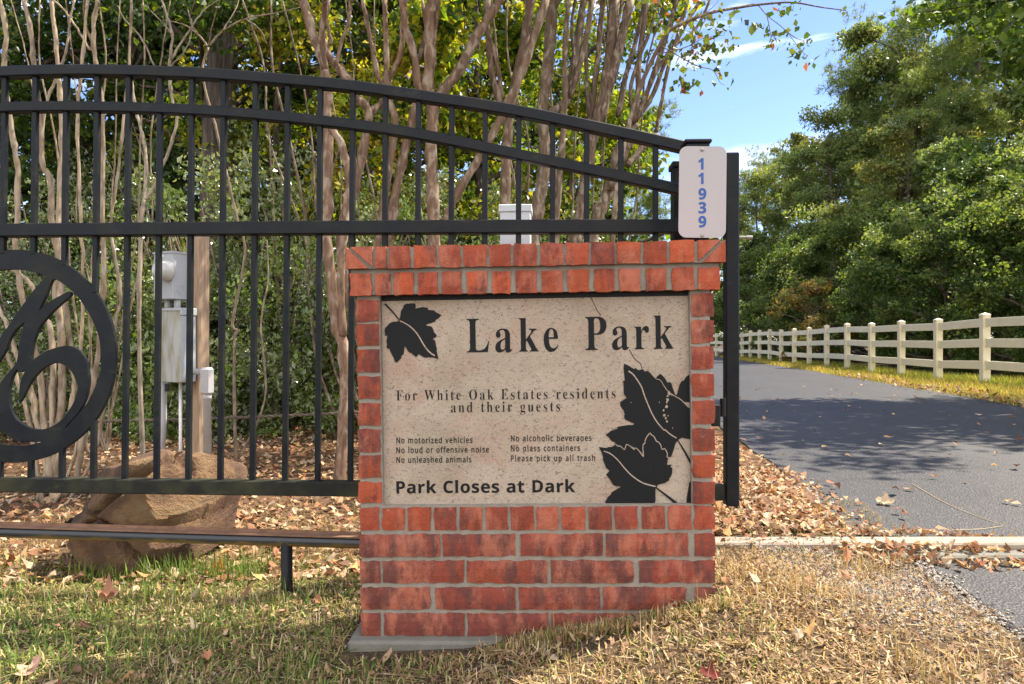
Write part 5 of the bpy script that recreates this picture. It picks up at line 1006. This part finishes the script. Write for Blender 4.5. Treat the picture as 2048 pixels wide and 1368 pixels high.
# a few large single leaves and twigs one can point to
def big_leaf(px, py, size, col, label, curl=.5, rot=0., seed=1):
    z0 = 0.; Y = 2.
    for _ in range(12): Y = (HC - z0) * F / (py - CY); x = (px - CX) / F * Y; z0 = float(gz(x, Y)) + .022
    r_ = np.random.default_rng(seed); n_ = 28; a = np.arange(n_) / n_ * 2 * np.pi; rad = .62 + .38 * np.abs(np.cos(2.5 * a)) ** 1.5 + r_.normal(0, .04, n_); rad *= size / 2
    rings = []; 
    for f_ in (1., .66, .33): rings.append(np.c_[np.cos(a + rot) * rad * f_, np.sin(a + rot) * rad * f_, curl * (rad * f_) ** 2 / size * (1 + .6 * np.cos(2 * a)) + r_.normal(0, .03, n_) * size * f_])
    V = np.vstack(rings + [np.zeros((1, 3))]); Q = [(k * n_ + j, k * n_ + (j + 1) % n_, (k + 1) * n_ + (j + 1) % n_, (k + 1) * n_ + j) for k in range(2) for j in range(n_)]; T = [(2 * n_ + j, 2 * n_ + (j + 1) % n_, 3 * n_) for j in range(n_)]
    c = np.array(col) * r_.uniform(.85, 1.1, (len(V), 1)); b_ = MB(); b_.add(V, Q, T, c); p = np.array([math.cos(rot + math.pi), math.sin(rot + math.pi), .1]) * size * .75
    o = b_.build('fallen_leaf', M_dry, smooth=True); o.location = (x, Y, z0); o.rotation_euler = (r_.normal(0.35, .15), r_.normal(0, .2), 0)
    st_ = MB(); st_.tube([(0, 0, 0), p * .6, p], [.0016, .0014, .001], 5, (.2, .12, .07, 1)); st_.build('leaf_stalk', M_attr, o); tag(o, label, 'leaf', 'large fallen leaves')
big_leaf(65, 1338, .075, (.46, .28, .2), 'pinkish brown fallen leaf in the bottom left corner grass', 1., .4, 1)
big_leaf(435, 1145, .085, (.48, .17, .035), 'orange fallen maple leaf at the right foot of the boulder', 1.5, 1.2, 2)
big_leaf(215, 1195, .07, (.38, .2, .13), 'curled brown leaf in grass at the left foot of the boulder', 2.5, 2., 3)
big_leaf(415, 1310, .035, (.46, .2, .11), 'small orange-brown leaf in the bottom centre-left grass', .8, .2, 4)
big_leaf(1770, 1005, .09, (.55, .42, .27), 'pale tan lobed leaf lying alone on the road', 1., .9, 5)
big_leaf(1420, 1352, .05, (.13, .025, .02), 'dark maroon leaf on dry grass at the bottom right of centre', 1.2, 1.5, 6)
big_leaf(1640, 1023, .045, (.10, .12, .05), 'dull green leaf on leaf litter beside the road edge', .8, .3, 7)
big_leaf(1528, 985, .06, (.3, .15, .08), 'big curled brown leaf on the litter beside the gate frame', 2., .3, 8)
def twig(label, pts, r0, col, lift=.016):
    w = []
    for px, py in pts:
        z0 = 0.
        for _ in range(10): Y = (HC - z0) * F / (py - CY); x = (px - CX) / F * Y; z0 = float(gz(x, Y)) + lift
        w.append((x, Y, z0))
    w = np.array(w); o0 = w[0]; b_ = MB(); b_.tube(smooth_path(w - o0, 5), np.linspace(r0, r0 * .6, (len(w) - 1) * 5 + 1 if len(w) > 2 else 6), 6, (*col, 1)); o = b_.build('twig', M_attr); o.location = o0; tag(o, label, 'twig')
twig('long thin pale twig lying diagonally on the sunlit road', [(1823, 967), (1880, 1000), (1935, 1025), (2010, 1052)], .0019, (.5, .38, .22))
twig('short pale twig lying level on the road by the long twig', [(1905, 1060), (1960, 1058), (2005, 1052)], .0016, (.5, .38, .22))
